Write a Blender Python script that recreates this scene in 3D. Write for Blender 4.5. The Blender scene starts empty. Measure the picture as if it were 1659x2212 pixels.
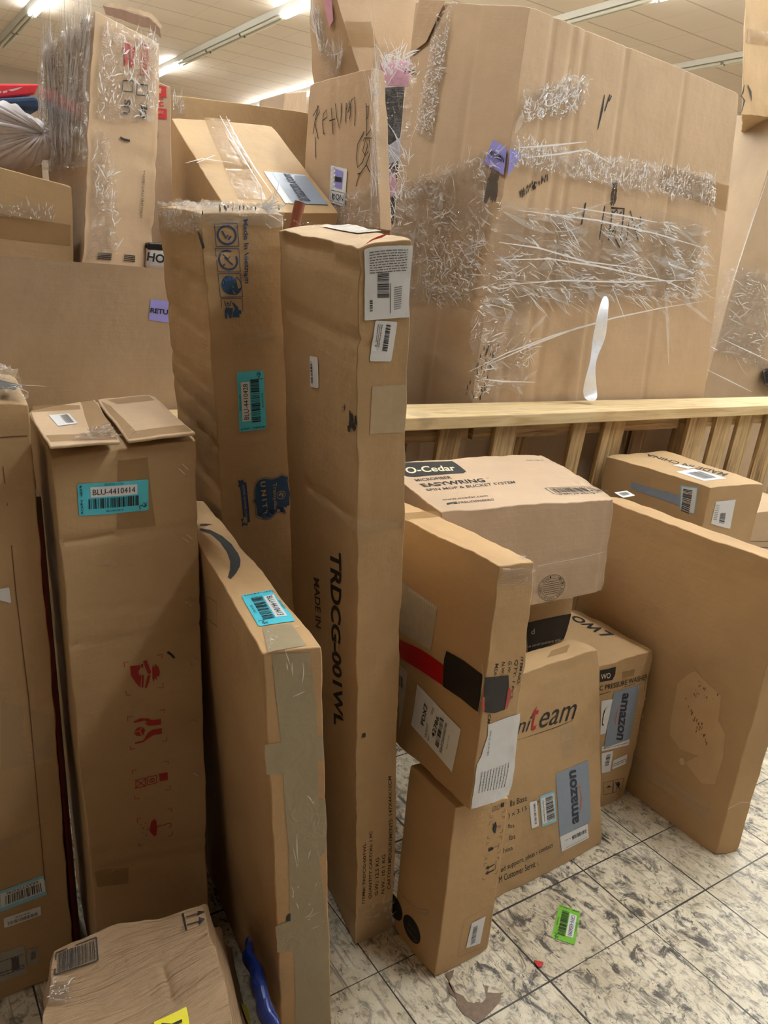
import bpy, bmesh, math, random
from mathutils import Vector, noise, Matrix

# ---------------------------------------------------------------- camera, world, exposure
sc = bpy.context.scene
C = sc.collection
cam_d = bpy.data.cameras.new('camera'); cam = bpy.data.objects.new('camera', cam_d); C.objects.link(cam)
cam_d.sensor_fit = 'VERTICAL'; cam_d.sensor_height = 36.0; cam_d.lens = 36.0 * 1694.56 / 2212.0
cam_d.clip_start = 0.02; cam_d.clip_end = 100
R_, U_, F_ = Vector((0.83234, -0.547825, 0.084243)), Vector((0.093881, 0.289137, 0.952673)), Vector((0.546256, 0.78504, -0.292091))
m = Matrix((R_, U_, -F_)).transposed().to_4x4(); m.translation = Vector((0, 0, 1.43)); cam.matrix_world = m
sc.camera = cam
w = bpy.data.worlds.new('world'); sc.world = w; w.use_nodes = True
w.node_tree.nodes['Background'].inputs[0].default_value = (1, .93, .85, 1)
w.node_tree.nodes['Background'].inputs[1].default_value = 0.3
sc.view_settings.view_transform = 'Standard'; sc.view_settings.look = 'None'
sc.view_settings.gamma = 1; sc.view_settings.use_curve_mapping = False
sc.view_settings.exposure = 0.33
TUBE_POWER = 48.0
sc.cycles.transparent_max_bounces = 28; sc.cycles.max_bounces = 8; sc.cycles.diffuse_bounces = 4; sc.cycles.adaptive_threshold = .025

# ---------------------------------------------------------------- materials
def lin(c): return tuple((x / 12.92 if x <= .04045 else ((x + .055) / 1.055) ** 2.4) for x in c)
def rgb(r, g, b): return lin((r / 255, g / 255, b / 255)) + (1,)
MATS = {}
def nt(name):
    mt = bpy.data.materials.new(name); mt.use_nodes = True; n = mt.node_tree
    b = n.nodes['Principled BSDF']; return mt, n, b
def N(n, t, **kw):
    x = n.nodes.new(t)
    for k, v in kw.items():
        if k in x.inputs: x.inputs[k].default_value = v
        else: setattr(x, k, v)
    return x
def plain(name, col, rough=.6, alpha=1, metal=0, coat=0, emit=None, noise_amt=.06, scale=60, bump=0):
    if name in MATS: return MATS[name]
    mt, n, b = nt(name); L = n.links.new
    tc = N(n, 'ShaderNodeTexCoord'); no = N(n, 'ShaderNodeTexNoise', Scale=scale, Detail=4.0)
    L(tc.outputs['Object'], no.inputs['Vector'])
    mp = N(n, 'ShaderNodeMapRange'); mp.inputs[1].default_value = .3; mp.inputs[2].default_value = .7
    mp.inputs[3].default_value = 1 - noise_amt; mp.inputs[4].default_value = 1 + noise_amt; L(no.outputs[0], mp.inputs[0])
    mx = N(n, 'ShaderNodeVectorMath', operation='SCALE'); mx.inputs[0].default_value = col[:3]; L(mp.outputs[0], mx.inputs['Scale'])
    L(mx.outputs[0], b.inputs['Base Color'])
    b.inputs['Roughness'].default_value = rough; b.inputs['Alpha'].default_value = alpha; b.inputs['Metallic'].default_value = metal
    b.inputs['Coat Weight'].default_value = coat
    if bump:
        bp = N(n, 'ShaderNodeBump', Strength=bump, Distance=.002); L(no.outputs[0], bp.inputs['Height']); L(bp.outputs[0], b.inputs['Normal'])
    if emit:
        b.inputs['Emission Color'].default_value = emit[0]; b.inputs['Emission Strength'].default_value = emit[1]
    MATS[name] = mt; return mt

def kraft(name, col, wear=.5, vert=True, bump=.35, ripple=.10):
    """corrugated board: paper mottling, faint flute lines, small scuffs; UV is in metres"""
    mt, n, b = nt(name); L = n.links.new
    uv = N(n, 'ShaderNodeUVMap'); uv.uv_map = 'UVMap'
    oi = N(n, 'ShaderNodeObjectInfo')
    off = N(n, 'ShaderNodeVectorMath', operation='ADD'); L(uv.outputs[0], off.inputs[0])
    sc3 = N(n, 'ShaderNodeVectorMath', operation='SCALE'); sc3.inputs[0].default_value = (7, 3, 5); L(oi.outputs['Random'], sc3.inputs['Scale']); L(sc3.outputs[0], off.inputs[1])
    P = off.outputs[0]
    a = N(n, 'ShaderNodeTexNoise', Scale=5.0, Detail=5.0, Roughness=.6); L(P, a.inputs['Vector'])
    f = N(n, 'ShaderNodeTexNoise', Scale=420.0, Detail=3.0); L(P, f.inputs['Vector'])
    mpg = N(n, 'ShaderNodeMapping'); mpg.inputs['Scale'].default_value = (4, 90, 1) if vert else (90, 4, 1); L(P, mpg.inputs['Vector'])
    st = N(n, 'ShaderNodeTexNoise', Scale=1.5, Detail=3.0); L(mpg.outputs[0], st.inputs['Vector'])
    add = N(n, 'ShaderNodeMath', operation='MULTIPLY_ADD'); L(a.outputs[0], add.inputs[0]); add.inputs[1].default_value = .34; 
    m2 = N(n, 'ShaderNodeMath', operation='MULTIPLY_ADD'); L(f.outputs[0], m2.inputs[0]); m2.inputs[1].default_value = .10; m2.inputs[2].default_value = .75
    L(m2.outputs[0], add.inputs[2])
    m3 = N(n, 'ShaderNodeMath', operation='MULTIPLY_ADD'); L(st.outputs[0], m3.inputs[0]); m3.inputs[1].default_value = .05; L(add.outputs[0], m3.inputs[2])
    mx = N(n, 'ShaderNodeVectorMath', operation='SCALE'); mx.inputs[0].default_value = col[:3]; L(m3.outputs[0], mx.inputs['Scale'])
    # scuffs: long thin scratches, paler and darker
    mps = N(n, 'ShaderNodeMapping'); mps.inputs['Scale'].default_value = (5, 40, 1) if vert else (40, 5, 1); mps.inputs['Rotation'].default_value = (0, 0, .25); L(P, mps.inputs['Vector'])
    s = N(n, 'ShaderNodeTexNoise', Scale=1.0, Detail=6.0, Roughness=.7); L(mps.outputs[0], s.inputs['Vector'])
    sr = N(n, 'ShaderNodeMapRange'); sr.inputs[1].default_value = .64; sr.inputs[2].default_value = .74; sr.inputs[4].default_value = .3 * wear; L(s.outputs[0], sr.inputs[0])
    mix = N(n, 'ShaderNodeMix', data_type='RGBA'); L(sr.outputs[0], mix.inputs['Factor']); L(mx.outputs[0], mix.inputs['A'])
    mix.inputs['B'].default_value = (min(1, col[0] * 1.25), min(1, col[1] * 1.3), min(1, col[2] * 1.4), 1)
    L(mix.outputs['Result'], b.inputs['Base Color'])
    # relief
    wv = N(n, 'ShaderNodeTexWave', Scale=40.0, Distortion=.4, bands_direction='X' if vert else 'Y'); L(P, wv.inputs['Vector'])
    c1 = N(n, 'ShaderNodeTexNoise', Scale=9.0, Detail=5.0, Roughness=.55); L(P, c1.inputs['Vector'])
    h = N(n, 'ShaderNodeMath', operation='MULTIPLY_ADD'); L(wv.outputs[1], h.inputs[0]); h.inputs[1].default_value = .004; 
    h2 = N(n, 'ShaderNodeMath', operation='MULTIPLY_ADD'); L(st.outputs[0], h2.inputs[0]); h2.inputs[1].default_value = ripple; L(c1.outputs[0], h2.inputs[2]); L(h2.outputs[0], h.inputs[2])
    bp = N(n, 'ShaderNodeBump', Strength=bump, Distance=.012); L(h.outputs[0], bp.inputs['Height']); L(bp.outputs[0], b.inputs['Normal'])
    b.inputs['Roughness'].default_value = .62; b.inputs['Specular IOR Level'].default_value = .35
    return mt
K_MAIN = kraft('kraft_brown', rgb(182, 152, 112))
K_WARM = kraft('kraft_orange', rgb(184, 151, 109))
K_PALE = kraft('kraft_pale', rgb(192, 165, 134))
K_ROSE = kraft('kraft_rosy', rgb(188, 163, 137))
K_DEEP = kraft('kraft_deep', rgb(172, 140, 100))
K_GREY = kraft('kraft_greyish', rgb(166, 142, 115))
K_WORN = kraft('kraft_worn', rgb(184, 156, 124), wear=1.3, bump=.8)
K_CRUSH = kraft('kraft_crushed_shade', rgb(156, 128, 98), wear=1.4, bump=1.3, ripple=.5)  # tone darkened to paint in a shadow lying over the crushed carton
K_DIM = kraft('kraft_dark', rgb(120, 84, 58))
WHITE = plain('label_white', rgb(228, 230, 234), .45, noise_amt=.02)
CYAN = plain('label_cyan', rgb(86, 205, 228), .35, noise_amt=.02)
SKY = plain('label_sky', rgb(140, 205, 232), .35, noise_amt=.02)
GREEN = plain('label_green', rgb(122, 190, 62), .4)
LILAC = plain('label_lilac', rgb(150, 148, 226), .5, noise_amt=.03)
SLATE = plain('label_slate', rgb(138, 152, 172), .4, noise_amt=.03)
YELLOW = plain('label_yellow', rgb(225, 215, 20), .4)
BLACK = plain('ink_black', rgb(28, 26, 27), .6)
INKGREY = plain('ink_grey', rgb(95, 92, 92), .6)
INKNAVY = plain('ink_navy', rgb(34, 72, 112), .6)
INKRED = plain('ink_red', rgb(158, 34, 30), .6)
INKRED2 = plain('ink_bright_red', rgb(196, 50, 52), .6)
INKLOGO = plain('ink_logo_red', rgb(170, 40, 45), .6)
ORANGE = plain('ink_orange', rgb(205, 120, 80), .6)
SLATEINK = plain('ink_slate', rgb(52, 56, 70), .6)
REDTAPE = plain('tape_red', rgb(172, 20, 26), .25, coat=.3)
BLACKTAPE = plain('tape_black', rgb(20, 18, 20), .5)
STEEL = plain('staple_steel', rgb(215, 205, 190), .3, metal=1)
DARKFILM = plain('black_film', rgb(24, 22, 26), .25, coat=.4, bump=.4, scale=25)
LOWPINK = plain('paper_pink', rgb(222, 168, 190), .5)
KNIT = plain('denim_blue', rgb(62, 84, 120), .9, noise_amt=.35, scale=30)
REDCARD = plain('card_red', rgb(236, 64, 74), .35)
WHITECARD = plain('card_white', rgb(225, 218, 222), .5)
BROWNTUBE = plain('tube_brown', rgb(132, 74, 50), .5)
BLUEBAG = plain('bag_blue', rgb(16, 50, 130), .25, coat=.5, bump=.6, scale=18)
ORANGEFILM = plain('orange_flap', rgb(238, 96, 70), .5)
DARK = plain('dark_paint', rgb(45, 42, 42), .6)

def tape_mat(name, col, alpha, rough=.22):
    mt, n, b = nt(name); L = n.links.new
    uv = N(n, 'ShaderNodeTexCoord'); no = N(n, 'ShaderNodeTexNoise', Scale=26.0, Detail=3.0, Distortion=1.2); L(uv.outputs['Object'], no.inputs['Vector'])
    bp = N(n, 'ShaderNodeBump', Strength=.45, Distance=.004); L(no.outputs[0], bp.inputs['Height']); L(bp.outputs[0], b.inputs['Normal'])
    b.inputs['Base Color'].default_value = col; b.inputs['Alpha'].default_value = alpha; b.inputs['Roughness'].default_value = rough
    return mt
TAPE = tape_mat('packing_tape', rgb(176, 140, 92), .45)
TAPE_CLEAR = tape_mat('clear_tape', rgb(225, 208, 180), .16, .15)
TAPE_GREY = tape_mat('grey_tape', rgb(168, 154, 126), .86, .4)
def film_mat(name, white, fine):
    """stretch film: mostly see-through, crumples catch the lamps"""
    mt = bpy.data.materials.new(name); mt.use_nodes = True; n = mt.node_tree; L = n.links.new
    b = n.nodes['Principled BSDF']; out = n.nodes['Material Output']
    uv = N(n, 'ShaderNodeUVMap'); uv.uv_map = 'UVMap'
    mp = N(n, 'ShaderNodeMapping'); mp.inputs['Scale'].default_value = (1, 4.5, 1); L(uv.outputs[0], mp.inputs['Vector'])
    no = N(n, 'ShaderNodeTexNoise', Scale=fine, Detail=3.0, Distortion=1.6); L(mp.outputs[0], no.inputs['Vector'])
    bp = N(n, 'ShaderNodeBump', Strength=1.0, Distance=.02); L(no.outputs[0], bp.inputs['Height'])
    ge = N(n, 'ShaderNodeBsdfGlossy', Roughness=.12); ge.inputs['Color'].default_value = (1, 1, 1, 1); L(bp.outputs[0], ge.inputs['Normal'])
    tr = N(n, 'ShaderNodeBsdfTransparent')
    df = N(n, 'ShaderNodeBsdfDiffuse'); df.inputs['Color'].default_value = (.95, .94, .96, 1)
    fr = N(n, 'ShaderNodeFresnel', IOR=1.5); L(bp.outputs[0], fr.inputs['Normal'])
    ma = N(n, 'ShaderNodeMath', operation='MULTIPLY_ADD', use_clamp=True); L(fr.outputs[0], ma.inputs[0]); ma.inputs[1].default_value = .45; ma.inputs[2].default_value = .02
    m1 = N(n, 'ShaderNodeMixShader'); L(ma.outputs[0], m1.inputs[0]); L(tr.outputs[0], m1.inputs[1]); L(ge.outputs[0], m1.inputs[2])
    # milky where the film doubles up; the white also paints in its sheen
    rg = N(n, 'ShaderNodeTexNoise', Scale=fine * .45, Detail=4.0, Distortion=2.0); L(mp.outputs[0], rg.inputs['Vector'])
    rr = N(n, 'ShaderNodeMapRange'); rr.inputs[1].default_value = .60; rr.inputs[2].default_value = .72; rr.inputs[3].default_value = .02; rr.inputs[4].default_value = white; L(rg.outputs[0], rr.inputs[0])
    m2 = N(n, 'ShaderNodeMixShader'); L(rr.outputs[0], m2.inputs[0]); L(m1.outputs[0], m2.inputs[1]); L(df.outputs[0], m2.inputs[2])
    L(m2.outputs[0], out.inputs['Surface']); return mt
FILM = film_mat('stretch_film', .26, 22.0)
FILM_THICK = film_mat('stretch_film_thick', .6, 34.0)
def glint_mat(nm, al):
    mt, n, b = nt(nm); b.inputs['Base Color'].default_value = (.93, .93, .95, 1); b.inputs['Roughness'].default_value = .15
    b.inputs['Alpha'].default_value = al; b.inputs['Coat Weight'].default_value = 1; return mt
FOLD_GLINT = glint_mat('film_fold_glint', .86)  # near-opaque white puts the film's glints into the colour of its folds
SHEEN = glint_mat('film_sheen', .24)  # thin white for wide bands, painted on as the film's soft sheen
def wood_mat(name, col, dark):
    mt, n, b = nt(name); L = n.links.new
    uv = N(n, 'ShaderNodeUVMap'); uv.uv_map = 'UVMap'
    oi = N(n, 'ShaderNodeObjectInfo'); sv = N(n, 'ShaderNodeVectorMath', operation='SCALE'); sv.inputs[0].default_value = (3, 5, 0); L(oi.outputs['Random'], sv.inputs['Scale'])
    ad = N(n, 'ShaderNodeVectorMath', operation='ADD'); L(uv.outputs[0], ad.inputs[0]); L(sv.outputs[0], ad.inputs[1])
    mp = N(n, 'ShaderNodeMapping'); mp.inputs['Scale'].default_value = (3, 45, 1); L(ad.outputs[0], mp.inputs['Vector'])
    no = N(n, 'ShaderNodeTexNoise', Scale=1.3, Detail=6.0, Distortion=.8); L(mp.outputs[0], no.inputs['Vector'])
    cr = N(n, 'ShaderNodeValToRGB'); cr.color_ramp.elements[0].position = .35; cr.color_ramp.elements[0].color = dark; cr.color_ramp.elements[1].position = .62; cr.color_ramp.elements[1].color = col
    L(no.outputs[0], cr.inputs[0])
    # knots and smudges
    vo = N(n, 'ShaderNodeTexVoronoi', Scale=2.4); L(ad.outputs[0], vo.inputs['Vector'])
    kr = N(n, 'ShaderNodeMapRange'); kr.inputs[1].default_value = .035; kr.inputs[2].default_value = .05; kr.inputs[3].default_value = .85; kr.inputs[4].default_value = 0; L(vo.outputs['Distance'], kr.inputs[0])
    mk = N(n, 'ShaderNodeMix', data_type='RGBA'); L(kr.outputs[0], mk.inputs['Factor']); L(cr.outputs[0], mk.inputs['A']); mk.inputs['B'].default_value = rgb(96, 62, 38)
    g = N(n, 'ShaderNodeTexNoise', Scale=7.0, Detail=4.0); L(ad.outputs[0], g.inputs['Vector'])
    gr = N(n, 'ShaderNodeMapRange'); gr.inputs[1].default_value = .58; gr.inputs[2].default_value = .72; gr.inputs[4].default_value = .4; L(g.outputs[0], gr.inputs[0])
    mg = N(n, 'ShaderNodeMix', data_type='RGBA'); L(gr.outputs[0], mg.inputs['Factor']); L(mk.outputs['Result'], mg.inputs['A']); mg.inputs['B'].default_value = rgb(120, 100, 75)
    L(mg.outputs['Result'], b.inputs['Base Color']); b.inputs['Roughness'].default_value = .65
    bp = N(n, 'ShaderNodeBump', Strength=.3, Distance=.003); L(no.outputs[0], bp.inputs['Height']); L(bp.outputs[0], b.inputs['Normal'])
    return mt
WOOD = wood_mat('pine', rgb(224, 202, 158), rgb(196, 166, 118))
WOOD_OLD = wood_mat('pine_weathered', rgb(186, 154, 106), rgb(120, 92, 60))
WOOD_PAL = wood_mat('pallet_wood', rgb(206, 178, 130), rgb(152, 122, 82))

# ---------------------------------------------------------------- object helpers
def link(name, me, mat=None, parent=None):
    o = bpy.data.objects.new(name, me); C.objects.link(o)
    if mat is not None and me is not None: me.materials.append(mat)
    if parent is not None: o.parent = parent
    return o
def tag(o, label=None, cat=None, group=None, kind=None):
    if label: o['label'] = label
    if cat: o['category'] = cat
    if group: o['group'] = group
    if kind: o['kind'] = kind
    return o
def mesh(name, verts, faces, uvs=None, smooth=False):
    me = bpy.data.meshes.new(name); me.from_pydata([tuple(v) for v in verts], [], faces)
    if uvs:
        l = me.uv_layers.new(name='UVMap')
        for p in me.polygons:
            for li, q in zip(p.loop_indices, uvs[p.index]): l.data[li].uv = q
    if smooth: me.polygons.foreach_set('use_smooth', [True] * len(me.polygons))
    me.update(); return me
def world_box(name, x0, x1, y0, y1, z0, z1, mat, parent=None, bevel=0, uvaxis=None):
    ctr = Vector(((x0 + x1) / 2, (y0 + y1) / 2, (z0 + z1) / 2))
    return prism_box(name, [(x0, y0, z0), (x1, y0, z0), (x0, y1, z0), (x1, y1, z0), (x0, y0, z1), (x1, y0, z1), (x0, y1, z1), (x1, y1, z1)], mat, parent, bevel)
FQ = {'F': (0, 1, 5, 4), 'R': (1, 3, 7, 5), 'K': (3, 2, 6, 7), 'L': (2, 0, 4, 6), 'T': (4, 5, 7, 6), 'B': (2, 3, 1, 0)}
def prism_box(name, c8, mat, parent=None, bevel=0):
    c8 = [Vector(p) for p in c8]; uvs = []
    for k, q in FQ.items():
        a, b, c, d = [c8[i] for i in q]; W = (b - a).length; H = (d - a).length
        uvs.append([(0, 0), (W, 0), (W, H), (0, H)] if W >= H else [(0, 0), (0, W), (H, W), (H, 0)])
    me = mesh(name, c8, list(FQ.values()), uvs); o = link(name, me, mat, parent)
    if bevel:
        b = o.modifiers.new('bevel', 'BEVEL'); b.width = bevel; b.segments = 2
    return o

UVW = {'F': lambda s, t: (s, 0, t), 'L': lambda s, t: (0, 1 - s, t), 'R': lambda s, t: (1, s, t), 'T': lambda s, t: (s, t, 1),
       'K': lambda s, t: (1 - s, 1, t), 'B': lambda s, t: (s, 1 - t, 0)}
BOX = {
    'trd': [(0.8056, 1.1191, -0.0), (0.909, 1.1254, 0.0), (0.8756, 1.5041, -0.0), (0.979, 1.5104, 0.0), (0.6506, 1.0625, 1.4609), (0.7348, 1.0446, 1.4828), (0.6954, 1.4316, 1.4904), (0.7792, 1.4248, 1.5105)],
    'tranq': [(0.73, 1.545, 0.0), (0.905, 1.54, 0.0), (0.74, 1.81, 0.0), (0.915, 1.805, 0.0), (0.5599, 1.4797, 1.5059), (0.7224, 1.468, 1.5233), (0.567, 1.7487, 1.5214), (0.7295, 1.737, 1.5388)],
    'blu414': [(0.2948, 1.2478, 0.0), (0.5099, 1.2283, 0.0), (0.3253, 1.6012, 0.01), (0.5404, 1.5817, 0.01), (0.2498, 1.3005, 1.1), (0.5017, 1.3296, 1.115), (0.2803, 1.6539, 1.11), (0.5389, 1.7228, 1.125)],
    'narrow': [(0.5552, 0.9732, 0.0), (0.6506, 0.9493, 0.0), (0.617, 1.6, 0.0), (0.7, 1.6, 0.0), (0.4359, 0.8889, 0.9125), (0.5251, 0.8814, 0.9075), (0.556, 1.6, 0.91), (0.622, 1.6, 0.912)],
    'left1': [(-0.08, 1.35, 0.0), (0.2652, 1.349, 0.0), (-0.0707, 1.5352, 0.0214), (0.2745, 1.5342, 0.0214), (-0.11, 1.355, 1.185), (0.2306, 1.3578, 1.1786), (-0.1007, 1.5402, 1.2064), (0.2399, 1.543, 1.2)],
    'crump': [(0.1, 0.62, 0.0), (0.43, 0.66, 0.0), (0.13, 0.97, 0.0), (0.564, 1.2436, 0.0), (0.085, 0.66, 0.45), (0.34, 0.7269, 0.45), (0.1546, 0.9736, 0.45), (0.3824, 0.9595, 0.45)],
    'rflat': [(1.822, 1.52, 0.0), (1.8206, 0.9054, 0.0), (1.8952, 1.4995, 0.0), (1.8939, 0.8849, 0.0), (1.822, 1.52, 0.838), (1.8243, 0.898, 0.836), (1.8952, 1.4995, 0.838), (1.8975, 0.8775, 0.836)],
    'box8': [(0.9113, 0.9671, 0.0), (1.0638, 0.969, 0.0), (0.9092, 1.1238, 0.0), (1.0618, 1.1257, 0.0), (0.9091, 0.9691, 0.4355), (1.0608, 0.9723, 0.4059), (0.9071, 1.1258, 0.4355), (1.0588, 1.129, 0.4059)],
    'tilt': [(0.9071, 0.925, 0.4594), (1.0058, 0.925, 0.4612), (0.9239, 1.2967, 0.4355), (1.0225, 1.2967, 0.4373), (0.8996, 0.9323, 0.9624), (0.9865, 0.93, 0.9582), (0.9428, 1.412, 0.9316), (1.0297, 1.4097, 0.9273)],
    'ocedar': [(1.0959, 1.25, 0.6878), (1.5584, 1.22, 0.6865), (1.2103, 1.6713, 0.6878), (1.6728, 1.6413, 0.6865), (1.0358, 1.2747, 0.94), (1.5547, 1.2338, 0.94), (1.1502, 1.696, 0.94), (1.7343, 1.6748, 0.94)],
    'nit': [(1.12, 1.072, 0.0), (1.5739, 1.0869, 0.0), (1.12, 1.145, 0.0), (1.5739, 1.1599, 0.0), (1.09, 1.15, 0.56), (1.5089, 1.1651, 0.565), (1.0675, 1.2141, 0.565), (1.4864, 1.2292, 0.57)],
    'lwo': [(1.47, 1.2, 0.0), (1.7925, 1.1945, 0.0), (1.465, 1.5035, 0.0), (1.7875, 1.498, 0.0), (1.47, 1.2, 0.486), (1.791, 1.1923, 0.486), (1.465, 1.5035, 0.486), (1.786, 1.4958, 0.486)],
    'blk': [(1.2226, 1.317, 0.49), (1.5826, 1.337, 0.49), (1.2426, 1.517, 0.49), (1.6026, 1.537, 0.49), (1.2226, 1.317, 0.675), (1.5727, 1.3222, 0.6309), (1.2426, 1.517, 0.675), (1.5927, 1.5222, 0.6309)],
    'mic': [(2.3, 1.45, 0.0), (2.5694, 1.426, 0.0), (2.2938, 1.8855, 0.0), (2.5632, 1.8616, 0.0), (2.2922, 1.4488, 0.85), (2.5616, 1.4248, 0.85), (2.286, 1.8843, 0.85), (2.6343, 1.8964, 0.85)],
    'box15': [(2.64, 1.52, 0.0), (3.05, 1.5, 0.0), (2.64, 1.8, 0.0), (3.05, 1.78, 0.0), (2.64, 1.52, 0.7), (3.05, 1.5, 0.7), (2.64, 1.8, 0.7), (3.05, 1.78, 0.7)],
    'panel': [(-0.35, 2.12, 0.02), (1.4, 2.12, 0.02), (-0.35, 3.3, 0.02), (1.4, 3.3, 0.02), (0.1258, 2.12, 1.3892), (1.4, 2.12, 1.3927), (0.1258, 3.3, 1.3892), (1.4, 3.3, 1.3927)],
    'bigbox': [(1.7774, 2.12, 0.02), (3.3, 2.12, 0.02), (1.7774, 2.75, 0.02), (3.3, 2.75, 0.02), (1.8514, 2.12, 2.2542), (2.9849, 2.12, 2.2115), (1.8608, 2.7668, 2.3917), (2.9943, 2.7668, 2.349)],
    'rwrap': [(4.0975, 2.85, 0.02), (5.5975, 2.85, 0.02), (4.1975, 3.4, 0.02), (5.6975, 3.4, 0.02), (4.4388, 2.85, 2.4146), (5.9388, 2.85, 2.4146), (4.7739, 3.4, 2.5572), (6.2739, 3.4, 2.5572)],
    'rtop': [(4.2206, 2.95, 2.4188), (5.1286, 2.95, 2.5358), (4.6406, 3.23, 2.4188), (5.5486, 3.23, 2.5358), (4.0377, 2.95, 2.9965), (4.9456, 2.95, 3.1136), (4.4577, 3.23, 2.9965), (5.3656, 3.23, 3.1136)],
    'ulwrap': [(0.5168, 2.2027, 1.37), (0.7649, 2.4006, 1.37), (0.5624, 2.7667, 1.37), (0.8104, 2.9645, 1.37), (0.5611, 2.1945, 1.97), (0.7849, 2.4006, 1.97), (0.5624, 2.7667, 1.97), (0.7862, 2.9727, 1.97)],
    'ulred': [(0.8046, 2.62, 1.3813), (0.9014, 2.62, 1.3885), (0.8346, 2.72, 1.3813), (0.9314, 2.72, 1.3885), (0.8075, 2.62, 1.9267), (0.8897, 2.62, 1.9167), (0.8375, 2.72, 1.9267), (0.9197, 2.72, 1.9167)],
    'ulfront': [(0.2658, 2.22, 1.3741), (0.5006, 2.22, 1.3372), (0.2658, 2.47, 1.3941), (0.5006, 2.47, 1.3572), (0.2797, 2.22, 1.598), (0.503, 2.22, 1.5688), (0.2797, 2.47, 1.618), (0.503, 2.47, 1.5888)],
    'uldark': [(0.3342, 2.75, 1.4402), (0.534, 2.75, 1.4321), (0.3342, 3.05, 1.4402), (0.534, 3.05, 1.4321), (0.347, 2.75, 1.6481), (0.5389, 2.75, 1.6571), (0.347, 3.05, 1.6481), (0.5389, 3.05, 1.6571)],
    'tiltmid': [(0.9749, 2.432, 1.3729), (1.3554, 2.432, 1.406), (0.982, 2.9727, 1.6013), (1.3625, 2.9727, 1.6344), (0.9585, 2.32, 1.5615), (1.3389, 2.32, 1.5946), (0.9596, 2.82, 1.8585), (1.3272, 2.82, 1.8934)],
    'backmid': [(1.1315, 3.3, 1.3829), (1.7681, 3.3, 1.3801), (1.1315, 3.8, 1.3829), (1.7681, 3.8, 1.3801), (1.128, 3.3, 2.0138), (1.7254, 3.3, 2.0503), (1.128, 3.8, 2.0138), (1.7254, 3.8, 2.0503)],
    'ret': [(1.4027, 2.17, 1.5542), (1.4477, 2.17, 1.5542), (1.34, 2.5761, 1.5685), (1.385, 2.5761, 1.5685), (1.355, 2.2098, 2.0), (1.4, 2.2098, 2.0), (1.3474, 2.5839, 2.0), (1.3924, 2.5839, 2.0)],
    'topmid': [(1.7945, 2.95, 2.0899), (2.113, 2.95, 2.1464), (1.6835, 3.2, 2.1386), (2.002, 3.2, 2.1951), (1.5832, 2.95, 2.4589), (2.058, 2.95, 2.575), (1.6465, 3.2, 2.4491), (2.1213, 3.2, 2.5652)],
    'flapL': [(0.2332, 1.2285, 1.13), (0.3537, 1.2791, 1.122), (0.2675, 1.5678, 1.122), (0.388, 1.6184, 1.114), (0.2332, 1.2285, 1.136), (0.3537, 1.2791, 1.128), (0.2675, 1.5678, 1.128), (0.4067, 1.6466, 1.132)],
    'flapR': [(0.3681, 1.2953, 1.12), (0.4895, 1.295, 1.128), (0.4113, 1.6509, 1.126), (0.5327, 1.6506, 1.134), (0.3681, 1.2953, 1.126), (0.4895, 1.295, 1.134), (0.4113, 1.6509, 1.132), (0.5224, 1.6677, 1.136)],
}

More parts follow.
